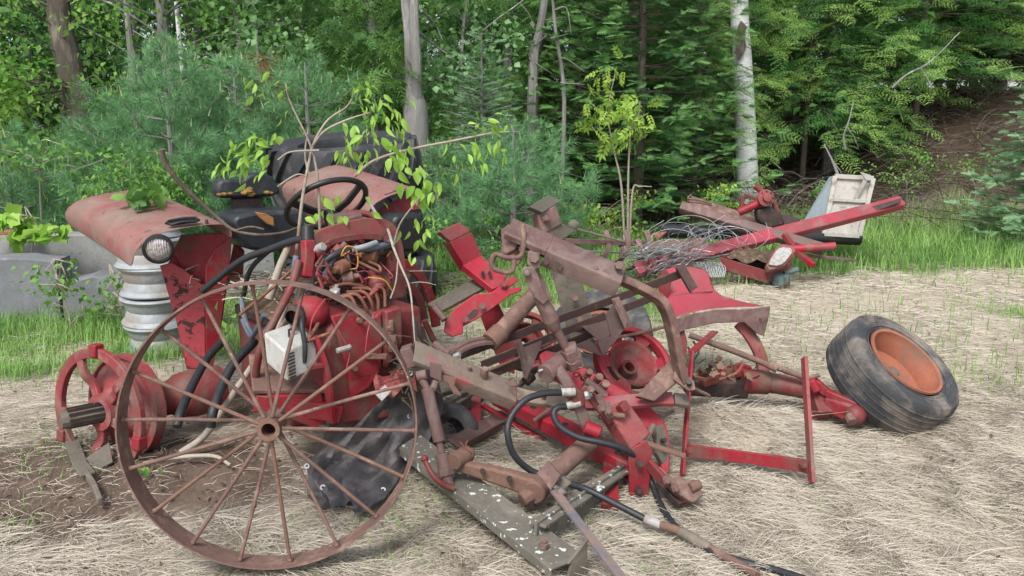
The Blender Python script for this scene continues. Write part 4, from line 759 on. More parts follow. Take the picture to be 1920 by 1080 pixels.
mb = MB(); ov = PS([(980, 420, 3.36), (982, 452, 3.34), (976, 480, 3.33), (950, 483, 3.32), (928, 477, 3.32), (921, 494, 3.31), (930, 506, 3.31), (958, 510, 3.31), (964, 494, 3.32), (960, 478, 3.33)], 5); mb.tube(ov, .011, 8); mb.build('pin_loop', M['rust'], Ra, smooth=60)
MB().trace([(940, 462), (958, 468), (975, 465), (978, 490), (968, 500), (942, 478)], (958, 480, 3.42), (-.1, -1, 0), .03).build('latch', M['brown'], Ra, bevel=.004)
# ---- lift link (upper): yoke, sleeve, rod, clevis
Ll = thing('lift_link', P(1070, 690, 3.36), 'turnbuckle link hanging from the upper channel end, with thick sleeve and thin rod', 'lift link')
up_, md, lo, bt = P(990, 512, 3.32), P(1035, 605, 3.34), P(1068, 665, 3.36), P(1078, 686, 3.37); ax_ = (md-up_).normalized()
mb = MB(); mb.trace([(977, 508), (983, 500), (1000, 500), (1007, 512), (1015, 535), (1030, 560), (1018, 572), (1000, 556), (990, 535)], (1000, 530, 3.3), (.1, -1, .1), .016); mb.trace([(998, 498), (1010, 505), (1036, 562), (1028, 568), (1008, 535)], (1010, 530, 3.38), (.1, -1, .1), .016); mb.build('yoke', M['plum'], Ll, bevel=.004)
MB().sphere(P(989, 513, 3.275), .016, 12).build('pin_head', M['olive'], Ll)
mb = MB(); mb.cyl(P(1012, 556, 3.33), P(1034, 600, 3.345), .03, 12, r1=.036); mb.cyl(P(1034, 600, 3.345), P(1042, 618, 3.35), .036, 12, r1=.024); mb.build('sleeve', M['plum'], Ll)
MB().cyl(P(1040, 612, 3.35), lo, .021, 12, r1=.018).build('rod', M['plum'], Ll); mb = MB(); mb.cyl(P(1058, 660, 3.37), P(1082, 656, 3.37), .04, 14); mb.beam(P(1068, 655, 3.36), P(1078, 690, 3.37), .07, .07); mb.build('clevis', M['plum'], Ll, bevel=.006)
mb = MB(); mb.tube(circle(P(1088, 684, 3.32), (.2, -1, .2), .013, 14), .003, 5, closed=True); mb.tube(PS([(1060, 678, 3.31), (1072, 684, 3.3), (1086, 676, 3.3)], 3), .004, 5); mb.build('cotter_pin', M['rust'], Ll)
# ---- lift link (lower)
Lq = thing('lift_link', P(840, 900, 3.1), 'turnbuckle link standing beside the wheel rim, with a thin crank handle at its foot', 'lift link')
mb = MB(); mb.tube([P(789, 708, 3.2), P(797, 722, 3.19), P(803, 735, 3.18)], .016, 8); mb.tube([P(817, 715, 3.22), P(812, 728, 3.2), P(806, 738, 3.18)], .016, 8); mb.cyl(P(782, 706, 3.2), P(800, 702, 3.2), .022, 12); mb.build('yoke', M['plum'], Lq, bevel=.002)
MB().cyl(P(801, 728, 3.18), P(824, 828, 3.12), .026, 14).build('sleeve', M['plum'], Lq, bevel=.003); MB().cyl(P(823, 825, 3.12), P(830, 858, 3.1), .014, 10).build('rod', M['brown'], Lq)
mb = MB(); mb.cyl(P(829, 850, 3.1), P(835, 880, 3.08), .03, 12); mb.cyl(P(835, 878, 3.08), P(838, 892, 3.07), .036, 6); mb.cyl(P(838, 888, 3.07), P(842, 912, 3.05), .022, 10); mb.build('crank_boss', M['brown'], Lq, bevel=.003)
mb = MB(); mb.tube(PS([(797, 862, 3.05), (806, 882, 3.02), (818, 898, 3.0), (834, 910, 3.0), (852, 916, 3.0)], 4), .0095, 8, r1=.014); mb.sphere(P(796, 860, 3.05), .016, 12); mb.build('crank_handle', M['red_dark'], Lq, smooth=60)
# ---- orange brown lift arm and rockshaft
Rk = thing('rockshaft', P(1000, 940, 3.05), 'orange brown lift arm and round shaft with a square plate, above the grey frame', 'shaft')
mb = MB(); strap(mb, PS([(855, 872, 3.1), (890, 880, 3.08), (930, 890, 3.06), (975, 904, 3.05), (1010, 914, 3.04)], 3), .05, .06, UPV)
    
for i, q in enumerate(mb.v): k_ = (i//4)/12; cc = mb.v[4*(i//4)]+mb.v[4*(i//4)+2]; cc = (PS([(855, 872, 3.1), (890, 880, 3.08), (930, 890, 3.06), (975, 904, 3.05), (1010, 914, 3.04)], 3))[i//4]; mb.v[i] = cc+(q-cc)*(.75+.65*k_)
mb.build('lift_arm', M['rust_or'], Rk, bevel=.01)
mb = MB(); mb.cyl(P(850, 866, 3.06), P(878, 850, 3.14), .036, 16); mb.build('arm_eye', M['rust_or'], Rk, bevel=.004); mb = MB(); mb.cyl(P(862, 862, 3.12), P(886, 846, 3.16), .02, 12); mb.build('pin', M['brown'], Rk, bevel=.003)
mb = MB(); mb.tube(PS([(862, 828, 3.1), (870, 838, 3.1), (872, 850, 3.1)], 3), .0035, 5); mb.tube(PS([(877, 825, 3.1), (874, 838, 3.1), (886, 848, 3.1), (886, 856, 3.1)], 3), .0035, 5); mb.build('cotter_pin', M['wire_rust'], Rk)
mb = MB(); mb.cyl(P(1000, 925, 3.0), P(1016, 908, 3.08), .05, 16); mb.cyl(P(978, 938, 3.0), P(1000, 925, 3.03), .034, 10); mb.build('arm_knuckle', M['rust_or'], Rk, bevel=.008)
MB().cyl(P(1012, 910, 3.06), P(1118, 818, 3.34), .042, 20).build('shaft', M['rust'], Rk, bevel=.003)
MB().trace([(1028, 864), (1052, 890), (1034, 920), (1007, 886)], (1030, 890, 2.9), (-.25, -.95, .2), .02).build('square_plate', M['brown'], Rk, bevel=.003)
MB().trace([(1056, 892), (1072, 905), (1058, 918), (1042, 905)], (1058, 905, 2.93), (-.25, -.95, .2), .03).build('key_plate', M['olive'], Rk, bevel=.004); MB().sphere(P(1042, 926, 3.0), .016, 10).build('bolt', M['rust'], Rk)
mb = MB(); strap(mb, PS([(1045, 690, 3.32), (1062, 715, 3.3), (1085, 760, 3.3), (1100, 800, 3.3), (1112, 822, 3.32)], 4), .05, .036, V((0, -1, .2))); mb.build('lift_arm', M['plum'], Rk, bevel=.008)
MB().cyl(P(1022, 702, 3.3), P(1056, 678, 3.4), .044, 18).build('arm_eye', M['plum'], Rk, bevel=.004); MB().cyl(P(1010, 696, 3.3), P(1030, 688, 3.32), .006, 6).build('cotter_pin', M['alu'], Rk)
# ---- red drawbars
Db = thing('drawbar', P(1060, 830, 3.7), 'long red drawbar with worn grey patches, running under the hose loop', 'drawbar')
mb = MB(); mb.beam(P(935, 742, 4.1), P(1198, 882, 3.28), .1, .075, (.2, -.4, 1)); mb.build('bar', M['red_bright'], Db, bevel=.006)
MB().trace([(1188, 838), (1212, 826), (1222, 842), (1215, 935), (1180, 958), (1178, 850)], (1200, 890, 3.2), (.15, -1, .05), .014).build('end_plate', M['red'], Db, bevel=.003)
MB().prism([P(1128, 768, 3.3), P(1165, 752, 3.36), P(1212, 816, 3.32), P(1176, 850, 3.24)], .09).build('socket', M['red_faded'], Db, bevel=.01); MB().prism([P(1158, 762, 3.26), P(1168, 752, 3.28), P(1178, 768, 3.27), P(1166, 776, 3.25)], .05).build('socket', M['red_dark'], Db, bevel=.004)
mb = MB(); mb.beam(P(1196, 826, 3.26), P(1285, 856, 3.2), .03, .012, (.1, -.2, 1)); mb.build('stay', M['rust_or'], Db, bevel=.002)
Dc = thing('drawbar', P(1240, 880, 3.5), 'bright red bar with large holes, curving down at its free end behind the valve', 'drawbar')
mb = MB(); mb.trace([(1010, 668), (1022, 660), (1045, 665), (1200, 752), (1232, 780), (1246, 800), (1254, 835), (1252, 890), (1238, 890), (1236, 845), (1222, 812), (1190, 792), (1030, 706), (1016, 690)], (1130, 740, 3.62), (.15, -.75, .62), .045); mb.build('bar', M['red_bright'], Dc, bevel=.005)
for x, y, r in ((1100, 706, .016), (1118, 715, .018), (1130, 728, .02), (1070, 690, .014)):
    q = P(x, y, 3.58); MB().cyl(q, q+V((.01, -.05, .04)), r, 12).build('pin', M['rust'], Dc, bevel=.002)
MB().trace([(1228, 800), (1240, 796), (1250, 830), (1250, 868), (1240, 872), (1228, 850)], (1240, 830, 3.47), (.5, -.8, .3), .03).build('wear_plate', M['olive'], Dc, bevel=.003)
for y in (826, 842): MB().cyl(P(1241, y, 3.44), P(1241, y, 3.44)+V((.012, -.02, .01)), .011, 12).build('hole', M['dark'], Dc)
MB().cyl(P(1205, 836, 3.36), P(1226, 796, 3.42), .014, 10).build('pin', M['olive'], Dc, bevel=.003)
# ---- remote valve with levers and lower bars
Va = thing('hydraulic_valve', P(1180, 830, 3.3), 'small red brown hydraulic valve with levers where both black hoses start', 'valve')
mb = MB(); mb.beam(P(1095, 722, 3.3), P(1150, 790, 3.28), .05, .05); mb.build('valve_body', M['red_dark'], Va, bevel=.008)
mb = MB(); mb.beam(P(1100, 712, 3.28), P(1138, 742, 3.27), .035, .02); mb.beam(P(1120, 740, 3.26), P(1146, 785, 3.25), .016, .03); mb.beam(P(1138, 752, 3.26), P(1142, 775, 3.24), .02, .02); mb.build('valve_lever', M['brown'], Va, bevel=.003)
mb = MB(); mb.cyl(P(1150, 778, 3.25), P(1172, 780, 3.24), .013, 8); mb.build('valve_spool', M['rust_or'], Va, bevel=.002)
mb = MB(); mb.cyl(P(1096, 742, 3.26), P(1106, 740, 3.26), .02, 6); mb.cyl(P(1104, 740, 3.26), P(1110, 738, 3.26), .013, 10); mb.build('hose_union', M['galv'], Va, bevel=.002); MB().trace([(1074, 722), (1098, 738), (1092, 762), (1070, 752)], (1084, 742, 3.28), (.2, -1, 0), .05).build('valve_port', M['red_dark'], Va, bevel=.006)
mb = MB(); mb.cyl(P(1096, 800, 3.26), P(1126, 812, 3.25), .03, 12); mb.build('valve_end', M['red'], Va, bevel=.006)
Hb = thing('hitch_bars', P(1250, 950, 3.2), 'short slanting red brown bars with a pivot block, beside the red plate', 'bars')
for a, b, w, m in (((1215, 868, 3.2), (1282, 945, 3.08), .05, 'red_dark'), ((1232, 880, 3.22), (1296, 938, 3.12), .03, 'rust'), ((1232, 905, 3.16), (1276, 948, 3.06), .03, 'dark')): MB().beam(P(*a), P(*b), .022, w, (.5, -.6, .5)).build('bar', M[m], Hb, bevel=.003)
MB().trace([(1248, 905), (1272, 892), (1284, 905), (1300, 900), (1316, 930), (1296, 945), (1268, 928)], (1280, 920, 3.08), (.1, -.8, .6), .05).build('pivot_block', M['rust'], Hb, bevel=.006); MB().cyl(P(1294, 915, 3.06), P(1312, 908, 3.08), .022, 8).build('pivot_pin', M['rust_or'], Hb, bevel=.003)
# ---- hoses
def hose(lst, r, label, sleeves):
    H = thing('hydraulic_hose', P(*lst[0]), label, 'hose'); p = PS(lst, 8)
    b = MB().tube(p, r, 12).build('hose', M['hose'], H, smooth=60)
    for (a, c, rr, m) in sleeves: MB().cyl(P(*a), P(*c), rr, 12).build('sleeve', M[m], H, bevel=.001)
hose([(1056, 736, 3.24), (1020, 738, 3.2), (985, 750, 3.16), (958, 782, 3.12), (952, 815, 3.08), (965, 855, 3.08), (1000, 885, 3.1), (1050, 902, 3.08), (1100, 918, 3.0), (1160, 948, 2.94), (1215, 976, 2.88)], .0138, 'black hose making the big loop above the grey frame, with a rusty coupling',
     [((1052, 736, 3.24), (1078, 735, 3.25), .0185, 'label'), ((1207, 972, 2.885), (1238, 984, 2.87), .019, 'label'), ((1236, 983, 2.87), (1275, 996, 2.83), .017, 'rust_or'), ((1275, 996, 2.83), (1330, 1028, 2.75), .021, 'olive'), ((1330, 1028, 2.75), (1420, 1078, 2.66), .018, 'rust')])
hose([(1066, 762, 3.26), (1046, 764, 3.24), (1038, 778, 3.22), (1050, 800, 3.2), (1085, 820, 3.18), (1130, 830, 3.17), (1170, 842, 3.18), (1200, 865, 3.22), (1222, 905, 3.22), (1238, 945, 3.1), (1265, 985, 2.98), (1310, 1022, 2.88), (1380, 1050, 2.8), (1450, 1068, 2.74), (1520, 1090, 2.7)], .0138, 'black hose with the tight upper bend, running off over the hay at bottom right',
     [((1062, 761, 3.26), (1088, 755, 3.27), .0185, 'label')])
# ---- blue worn bar
one('flat_bar', MB().beam(P(1038, 918, 2.9), P(1172, 1092, 2.35), .034, .014, (.3, -.5, .8)).cyl(P(1050, 925, 2.87), P(1058, 918, 2.87), .016, 10), M['bluepaint'], 'long blue and rust flat bar slanting down to the bottom edge', 'bar', bevel=.002)
# ---- tool rack of angle irons with gusset plates
Tr = thing('angle_iron_rack', P(840, 690, 3.9), 'long rack of parallel brown angle irons joined by triangular plates', 'steel rack')
n_up = V((0, -.3, 1))
for a, b in (((865, 674, 3.75), (1200, 551, 3.95)), ((905, 692, 3.7), (1136, 599, 3.85)), ((910, 715, 3.75), (1120, 630, 3.9))):
    MB().angle(P(*a), P(*b), .03, .045, .006, n_up).build('rail', M['brown_dark'], Tr, bevel=.0015)
MB().angle(P(1195, 553, 3.95), P(1282, 520, 4.0), .03, .05, .006, n_up).build('rail', M['brown_dark'], Tr, bevel=.0015); MB().angle(P(1165, 588, 3.92), P(1232, 563, 3.96), .03, .045, .006, n_up).build('rail', M['brown_dark'], Tr, bevel=.0015)
for pix, Y in (((972, 655), (1016, 638), (1014, 650), (988, 710), (982, 710)), 3.68), (((1088, 610), (1134, 590), (1146, 625), (1130, 645)), 3.82), (((1075, 622), (1150, 632), (1090, 612)), 3.84), (((1080, 648), (1112, 634), (1128, 668)), 3.82), (((1135, 590), (1156, 562), (1174, 612), (1150, 645), (1130, 668), (1120, 640), (1146, 630)), 3.86), (((1092, 621), (1134, 602), (1145, 644)), 3.84): MB().trace(pix, (pix[0][0], pix[0][1], Y), (.2, -.9, .4), .007).build('gusset_plate', M['brown_dark'], Tr, bevel=.001)
mb = MB(); mb.trace([(1146, 560), (1160, 556), (1176, 602), (1172, 618)], (1160, 590, 3.8), (.3, -.9, .3), .008); mb.build('end_plate', M['brown'], Tr); MB().angle(P(965, 638, 3.68), P(986, 706, 3.66), .03, .03, .006, (0, -1, 0)).build('strut', M['brown_dark'], Tr, bevel=.001); MB().angle(P(1265, 502, 3.97), P(1292, 548, 3.97), .05, .04, .008, (0, -1, .2)).build('strut', M['brown_dark'], Tr, bevel=.001)
MB().angle(P(1150, 562, 3.82), P(1176, 615, 3.82), .03, .02, .006, (0, -1, 0)).build('strut', M['brown'], Tr, bevel=.001)
# ---- brown post with a cap bracket
Bp = thing('loader_bracket', P(1090, 650, 4.3), 'tall brown steel post with a square cap bracket rising behind the notched channel', 'bracket')
MB().beam(P(1050, 470, 4.3), P(1098, 650, 4.35), .15, .02, (0, 1, 0)).build('post', M['olive'], Bp, bevel=.003); MB().beam(P(1064, 472, 4.38), P(1112, 650, 4.43), .02, .12, (0, 1, 0)).build('post', M['brown'], Bp, bevel=.003)
MB().prism([P(1008, 440, 4.2), P(1048, 418, 4.3), P(1076, 432, 4.36), P(1040, 458, 4.26)], .03).build('cap_plate', M['olive'], Bp, bevel=.003)
mb = MB(); mb.prism([P(1001, 402, 4.22), P(1036, 386, 4.3), P(1048, 420, 4.3), P(1012, 440, 4.22)], .06); mb.build('neck', M['brown'], Bp, bevel=.003)
MB().prism([P(989, 390, 4.16), P(1026, 367, 4.3), P(1048, 379, 4.34), P(1013, 401, 4.2)], .035).build('top_plate', M['olive'], Bp, bevel=.003)
# ---- red hooked bracket
Rb = thing('loader_bracket', P(880, 620, 4.1), 'bright red hooked bracket leaning behind the brown cylinder, its arm ending in a fork', 'bracket')
MB().prism([P(821, 436, 4.1), P(858, 418, 4.2), P(879, 434, 4.24), P(842, 454, 4.12)], .035).build('top_plate', M['red_faded'], Rb, bevel=.003)
MB().prism([P(838, 456, 4.12), P(878, 438, 4.2), P(902, 490, 4.2), P(868, 506, 4.12)], .07).build('neck', M['red'], Rb, bevel=.003)
MB().prism([P(866, 502, 4.1), P(900, 484, 4.18), P(948, 522, 4.1), P(940, 540, 4.0), P(922, 547, 3.98)], .04).build('plate', M['red_bright'], Rb, bevel=.003, label='bright red plate with square holes')
for x, y in ((905, 512), (918, 512)): MB().box(P(x, y, 4.02), .014, .05, .012, M4.Rotation(.5, 3, 'Y')).build('slot', M['dark'], Rb)
MB().trace([(835, 602), (850, 580), (890, 552), (922, 548), (958, 518), (972, 522), (968, 530), (950, 542), (976, 538), (978, 545), (955, 555), (910, 588), (892, 600), (868, 612), (868, 626), (848, 632), (832, 622)], (900, 575, 3.96), (.15, -.95, .25), .03).build('hook_arm', M['red_bright'], Rb, bevel=.004)
MB().trace([(876, 592), (888, 580), (898, 580), (894, 592), (882, 600)], (886, 590, 3.93), (.15, -.95, .25), .006).build('slot', M['dark'], Rb); q = P(850, 618, 3.94); MB().bolt(q, (.1, -1, .2), .022, .03).build('bolt', M['red'], Rb)
MB().trace([(896, 580), (930, 560), (950, 600), (966, 640), (964, 700), (940, 690), (918, 640)], (930, 620, 4.15), (.1, -1, .1), .05).build('post', M['red'], Rb, bevel=.004)
MB().beam(P(812, 580, 3.95), P(905, 530, 4.12), .1, .02, (0, -.4, 1)).build('ledge', M['olive'], Rb, bevel=.003)
# ---- hydraulic cylinder and clevis
Cy = thing('hydraulic_cylinder', P(930, 640, 3.9), 'round brown hydraulic cylinder slanting up beside the red hooked bracket', 'cylinder')
MB().cyl(P(930, 632, 3.75), P(1008, 545, 3.92), .042, 20).build('barrel', M['rust'], Cy, bevel=.004); MB().cyl(P(918, 642, 3.72), P(940, 622, 3.77), .05, 16).build('gland', M['rust_or'], Cy, bevel=.004)
mb = MB(); strap(mb, PS([(850, 668, 3.62), (870, 654, 3.64), (900, 644, 3.68), (928, 642, 3.72)], 3), .03, .018, UPV); strap(mb, PS([(854, 655, 3.66), (880, 640, 3.7), (916, 634, 3.75)], 3), .03, .018, UPV); mb.build('clevis', M['brown'], Cy, bevel=.002)
mb = MB(); mb.cyl(P(832, 668, 3.6), P(852, 656, 3.66), .03, 14); mb.cyl(P(815, 645, 3.66), P(842, 665, 3.6), .02, 10); mb.build('rod_end', M['brown'], Cy, bevel=.003); MB().cyl(P(852, 669, 3.58), P(862, 665, 3.57), .015, 6).build('bolt', M['galv'], Cy, bevel=.002)
mb = MB(); mb.cyl(P(812, 572, 3.9), P(834, 600, 3.85), .018, 8); one('pin', mb, M['brown'], 'short brown steel pin leaning on the red forked arm', 'pin', bevel=.003); mb = MB(); mb.cyl(P(965, 730, 3.8), P(1008, 690, 3.9), .016, 8); mb.cyl(P(985, 716, 3.8), P(998, 704, 3.83), .028, 8); one('pin', mb, M['dark'], 'dark threaded pin lying between the rack and the lower channel', 'pin', bevel=.003)
# ---- red cast wheel centres
def casting(c, ax, R, label, ref, wins=3, mat='red_dark', deep=.07):
    c = V(c); ax = V(ax).normalized(); rt = thing('wheel_centre', c, label, 'wheel casting')
    MB().lathe([(R, -.02), (R, .03), (R*.93, .04), (R*.84, .035), (R*.8, .0), (R*.82, -.02), (R, -.02)], c, ax, 40, ref).build('rim', M['red'] if mat != 'red_dark' else M['red_faded'], rt, bevel=.003)
    c2 = c-V(ref)*.0-ax*.01; MB().lathe([(R*.62, -.01), (R*.64, .02), (R*.6, .03), (R*.55, .02), (R*.5, -deep*.35), (R*.3, -deep*.7), (R*.12, -deep*.75), (R*.1, -deep), (R*.3, -deep-.02), (R*.62, -.02), (R*.62, -.01)], c2, ax, 36, ref).build('hub_dish', M['red_dirty'], rt, smooth=40)
    MB().lathe([(R*.13, -deep), (R*.2, -deep), (R*.2, -deep*.3), (R*.17, -deep*.25), (R*.13, -deep*.3), (R*.13, -deep)], c, ax, 24, ref).build('hub_boss', M['red_dark'], rt, smooth=30)
    x = (V(ref)-ax*ax.dot(V(ref))).normalized(); y = ax.cross(x)
    for k in range(wins*2):
        a = 6.283*k/(wins*2)+.3; d = x*math.cos(a)+y*math.sin(a); MB().beam(c+d*R*.6, c+d*R*.88, .06, .03, ax, w1=.11).build('arm', M[mat], rt, bevel=.004)
    return rt
casting(P(1186, 682, 4.0), (.3, -.64, .7), .215, 'red cast wheel centre ring lying tilted in the middle of the iron heap', UPV, 3, 'red', .11)
casting(P(985, 640, 4.35), (.2, -.85, .45), .17, 'dull red cast wheel centre half hidden behind the brown cylinder', UPV, 3, 'red_dark')
# ---- tyre with orange rim behind the heap
Tt = thing('scrap_tyre', P(1125, 690, 4.75), 'black ribbed tyre on an orange rim, mostly hidden behind the brown post', 'tyre'); tc = P(1125, 632, 4.9); tax = V((-.25, -.6, .72)).normalized()
tyre_body(tc, tax, .33, .2, .18, 44).build('carcass', M['tyre_dirty'], Tt, smooth=40); MB().lathe([(.165, .06), (.15, .05), (.14, -.02), (.05, -.01), (.045, .03), (0, .03)], tc, tax, 32).build('rim', M['orange'], Tt, smooth=40)
# ---- red sheet metal shroud on the front axle
Sh = thing('front_axle', P(1400, 740, 4.6), 'red front axle carrying a bent sheet metal shroud, behind the hay mound', 'axle')
rows = [[P(*a) for a in r] for r in (((1232, 520, 5.0), (1245, 502, 5.05), (1275, 496, 5.1), (1310, 500, 5.12), (1330, 508, 5.12)), ((1233, 545, 4.95), (1250, 528, 5.0), (1278, 524, 5.03), (1312, 528, 5.05), (1334, 532, 5.06)), ((1240, 575, 4.85), (1258, 562, 4.88), (1285, 556, 4.92), (1320, 552, 4.96), (1342, 556, 4.98)), ((1258, 592, 4.7), (1275, 578, 4.76), (1310, 572, 4.82), (1370, 568, 4.9), (1420, 572, 4.95)), ((1262, 600, 4.62), (1290, 588, 4.64), (1330, 580, 4.7), (1390, 576, 4.8), (1444, 576, 4.85)))]
MB().sheet(rows, .006).build('shroud', M['red_pink'], Sh, smooth=60, sub=1, label='bent faded red sheet metal shroud')
MB().trace([(1262, 600), (1300, 588), (1345, 580), (1400, 580), (1444, 574), (1440, 600), (1432, 630), (1418, 625), (1395, 604), (1340, 606), (1285, 618), (1264, 628)], (1350, 595, 4.66), (.1, -.98, .1), .012).build('shroud_lip', M['plum'], Sh, bevel=.003)
MB().trace([(1232, 520), (1248, 505), (1262, 520), (1250, 560), (1258, 592), (1246, 585), (1236, 555)], (1245, 545, 4.88), (-.4, -.9, 0), .01).build('shroud_side', M['red'], Sh, bevel=.002)
mb = MB()
for y in (545, 553): mb.beam(P(1262, y+8, 4.9), P(1336, y, 4.98), .012, .012)
mb.build('shroud_rib', M['red_faded'], Sh, bevel=.003)
for x, y in ((1296, 527), (1300, 548)): MB().sphere(P(x, y, 5.0), .012, 8).build('rivet', M['dark'], Sh)
mb = MB(); mb.trace([(1264, 626), (1282, 618), (1288, 640), (1284, 690), (1272, 690), (1268, 650)], (1276, 655, 4.66), (.1, -1, 0), .03); mb.build('leg', M['red_faded'], Sh, bevel=.004); mb = MB(); strap(mb, PS([(1385, 606, 4.75), (1405, 628, 4.74), (1424, 662, 4.72), (1432, 700, 4.7), (1436, 730, 4.7)], 4), .07, .05, V((0, -1, .1)), ); mb.build('leg', M['red_faded'], Sh, bevel=.006)
MB().beam(P(1285, 722, 4.33), P(1400, 728, 4.35), .1, .1).build('axle_beam', M['dark'], Sh, bevel=.015); mb = MB(); mb.cyl(P(1390, 715, 4.35), P(1440, 716, 4.35), .07, 16); mb.cyl(P(1440, 716, 4.35), P(1530, 735, 4.23), .06, 16, r1=.05); mb.beam(P(1530, 735, 4.21), P(1545, 780, 4.15), .09, .09); mb.build('axle_tube', M['red_dark'], Sh, bevel=.006)
MB().beam(P(1545, 752, 4.15), P(1612, 778, 4.03), .08, .09, w1=.1, h1=.12).build('spindle', M['red'], Sh, bevel=.02); MB().sphere(P(1604, 778, 4.01), .055, 14).build('spindle_end', M['red_dark'], Sh, smooth=60); mb = MB(); mb.cyl(P(1592, 780, 3.99), P(1598, 792, 3.95), .025, 8); mb.build('spindle_nut', M['rust'], Sh)
mb = MB(); mb.beam(P(1525, 715, 4.17), P(1552, 738, 4.15), .06, .05); mb.beam(P(1548, 735, 4.13), P(1608, 760, 4.03), .045, .04); mb.cyl(P(1532, 735, 4.11), P(1520, 712, 4.13), .025, 10); mb.build('steering_arm', M['red'], Sh, bevel=.008)
mb = MB(); mb.tube([P(1292, 628, 4.41), P(1380, 660, 4.33), P(1440, 684, 4.27), P(1455, 688, 4.25), P(1520, 712, 4.19)], .017, 10); mb.cyl(P(1440, 682, 4.27), P(1458, 691, 4.25), .026, 10); mb.sphere(P(1524, 714, 4.18), .028, 10); mb.cyl(P(1508, 712, 4.15), P(1536, 703, 4.15), .012, 8); mb.build('tie_rod', M['rust'], Sh, smooth=50)
MB().beam(P(1310, 716, 4.29), P(1400, 690, 4.43), .1, .05).build('bolster', M['red'], Sh, bevel=.01); mb = MB(); mb.tube(PS([(1302, 706, 4.23), (1340, 712, 4.19), (1380, 700, 4.19), (1395, 678, 4.21)], 4), .008, 6); mb.build('brake_line', M['wire_rust'], Sh)
for q in ([(1290, 650, 4.29), (1300, 680, 4.25), (1296, 710, 4.23), (1302, 730, 4.21)], [(1300, 640, 4.31), (1310, 660, 4.25), (1290, 690, 4.23)], [(1335, 622, 4.33), (1318, 645, 4.29), (1290, 665, 4.27)]): MB().tube(PS(q, 5), .006, 6).build('wire', M['hose'], Sh)
n = 40; q = P(1350, 690, 4.29); v, f = stamp(*MAPLE, np.array(q)+rng.normal(0, 1, (n, 3))*np.array((.11, .06, .02)), rdirs(n, 0), UP+rng.standard_normal((n, 3))*.5, rng.uniform(.025, .055, n)); tag(np_mesh('dry_leaves', v, f, L['chaff'], None, A(q)), 'dry brown leaves caught in the red front axle', 'leaves', kind='stuff')
# ---- red U shaped frame of flat bars
Uf = thing('steel_hoop', P(1400, 880, 3.45), 'red U shaped flat bar frame propped upright in front of the hay mound', 'steel frame')
for a, b in (((1340, 622, 4.2), (1297, 660, 3.9)), ((1297, 660, 3.9), (1279, 893, 3.5))): MB().beam(P(*a), P(*b), .012, .04, (0, -1, 0)).build('upright', M['red'], Uf, bevel=.002)
MB().beam(P(1508, 670, 3.6), P(1522, 906, 3.3), .016, .05, (0, -1, 0)).build('upright', M['red_faded'], Uf, bevel=.002)
MB().trace([(1283, 832), (1516, 862), (1516, 888), (1500, 884), (1400, 868), (1282, 856)], (1400, 855, 3.44), (-.36, -.93, .05), .016).build('cross_bar', M['red'], Uf, bevel=.002)
# ---- tyre with orange rim at right
Ft = thing('wheel', P(1700, 795, 4.15), 'dirty black tyred wheel with faded orange rim, lying tilted at right', 'wheel'); fc = P(1671, 702, 4.22); fax = V((.394, -.476, .78)).normalized()
tyre_body(fc, fax, .345, .25, .213, 64).build('tyre', M['tyre_dirty'], Ft, smooth=40)
for h in (-.07, -.035, 0, .035, .07): MB().lathe([(.343, h-.006), (.3472, h-.004), (.3472, h+.004), (.343, h+.006)], fc, fax, 64).build('tread_rib', M['tyre_dirty'], Ft)
for r_, h_ in ((.3, .1262), (.27, .1275), (.245, .123)): MB().tube(circle(fc+fax*h_, fax, r_, 64), .003, 6, closed=True).build('sidewall_rib', M['tyre_dirty'], Ft)
rm = MB().lathe([(.222, .116), (.219, .128), (.204, .124), (.197, .08), (.19, .07), (.18, -.005), (.1, -.03), (.05, -.02), (.045, -.0), (0, .0)], fc, fax, 48).build('rim', M['orange'], Ft, smooth=40)
MB().lathe([(.03, -.02), (.03, .03), (.024, .036), (0, .036)], fc, fax, 16).build('hub_cap', M['olive'], rm, bevel=.002)
fx = fax.orthogonal().normalized(); fy = fax.cross(fx)
for k in range(6): a = 6.283*k/6; q = fc+(fx*math.cos(a)+fy*math.sin(a))*.07-fax*.025; MB().cyl(q, q+fax*.02, .009, 6).build('wheel_nut', M['dark'], rm)
# ---- bolts, washers, weld beads and thin rods that hold the iron together
def bolts(parent, lst, n=(.1, -1, .25), r=.013, m='rust'):
    for x, y, Y in lst: q = P(x, y, Y); d = V(n).normalized(); MB().lathe([(0, .016), (r, .016), (r, .006), (r*1.5, .006), (r*1.5, -.012)], q, d, 6).build('bolt', M[m], parent)
bolts(Uf, [(1292, 845, 3.42), (1506, 872, 3.32)], r=.011, m='red_dark'); bolts(Rb, [(945, 533, 3.98), (905, 575, 3.9), (872, 600, 3.9)], r=.014, m='red_dirty'); bolts(Db, [(1000, 765, 3.86), (1060, 798, 3.66), (1120, 828, 3.48), (1160, 850, 3.36), (1200, 870, 3.16), (1198, 920, 3.16)], r=.012, m='dark')
bolts(Bp, [(1078, 560, 4.26), (1088, 600, 4.28), (1024, 410, 4.2)], r=.014); bolts(Va, [(1108, 730, 3.22), (1128, 765, 3.21), (1140, 770, 3.2)], r=.012, m='brown'); bolts(Rk, [(905, 884, 3.02), (955, 898, 3.0)], r=.008, m='dark'); bolts(Fm, [(780, 845, 3.5), (1020, 1020, 2.6)], (0, -.2, 1), .012)
for x, y, Y in ((1250, 900, 3.05), (1266, 915, 3.04)): bolts(Hb, [(x, y, Y)], r=.012)
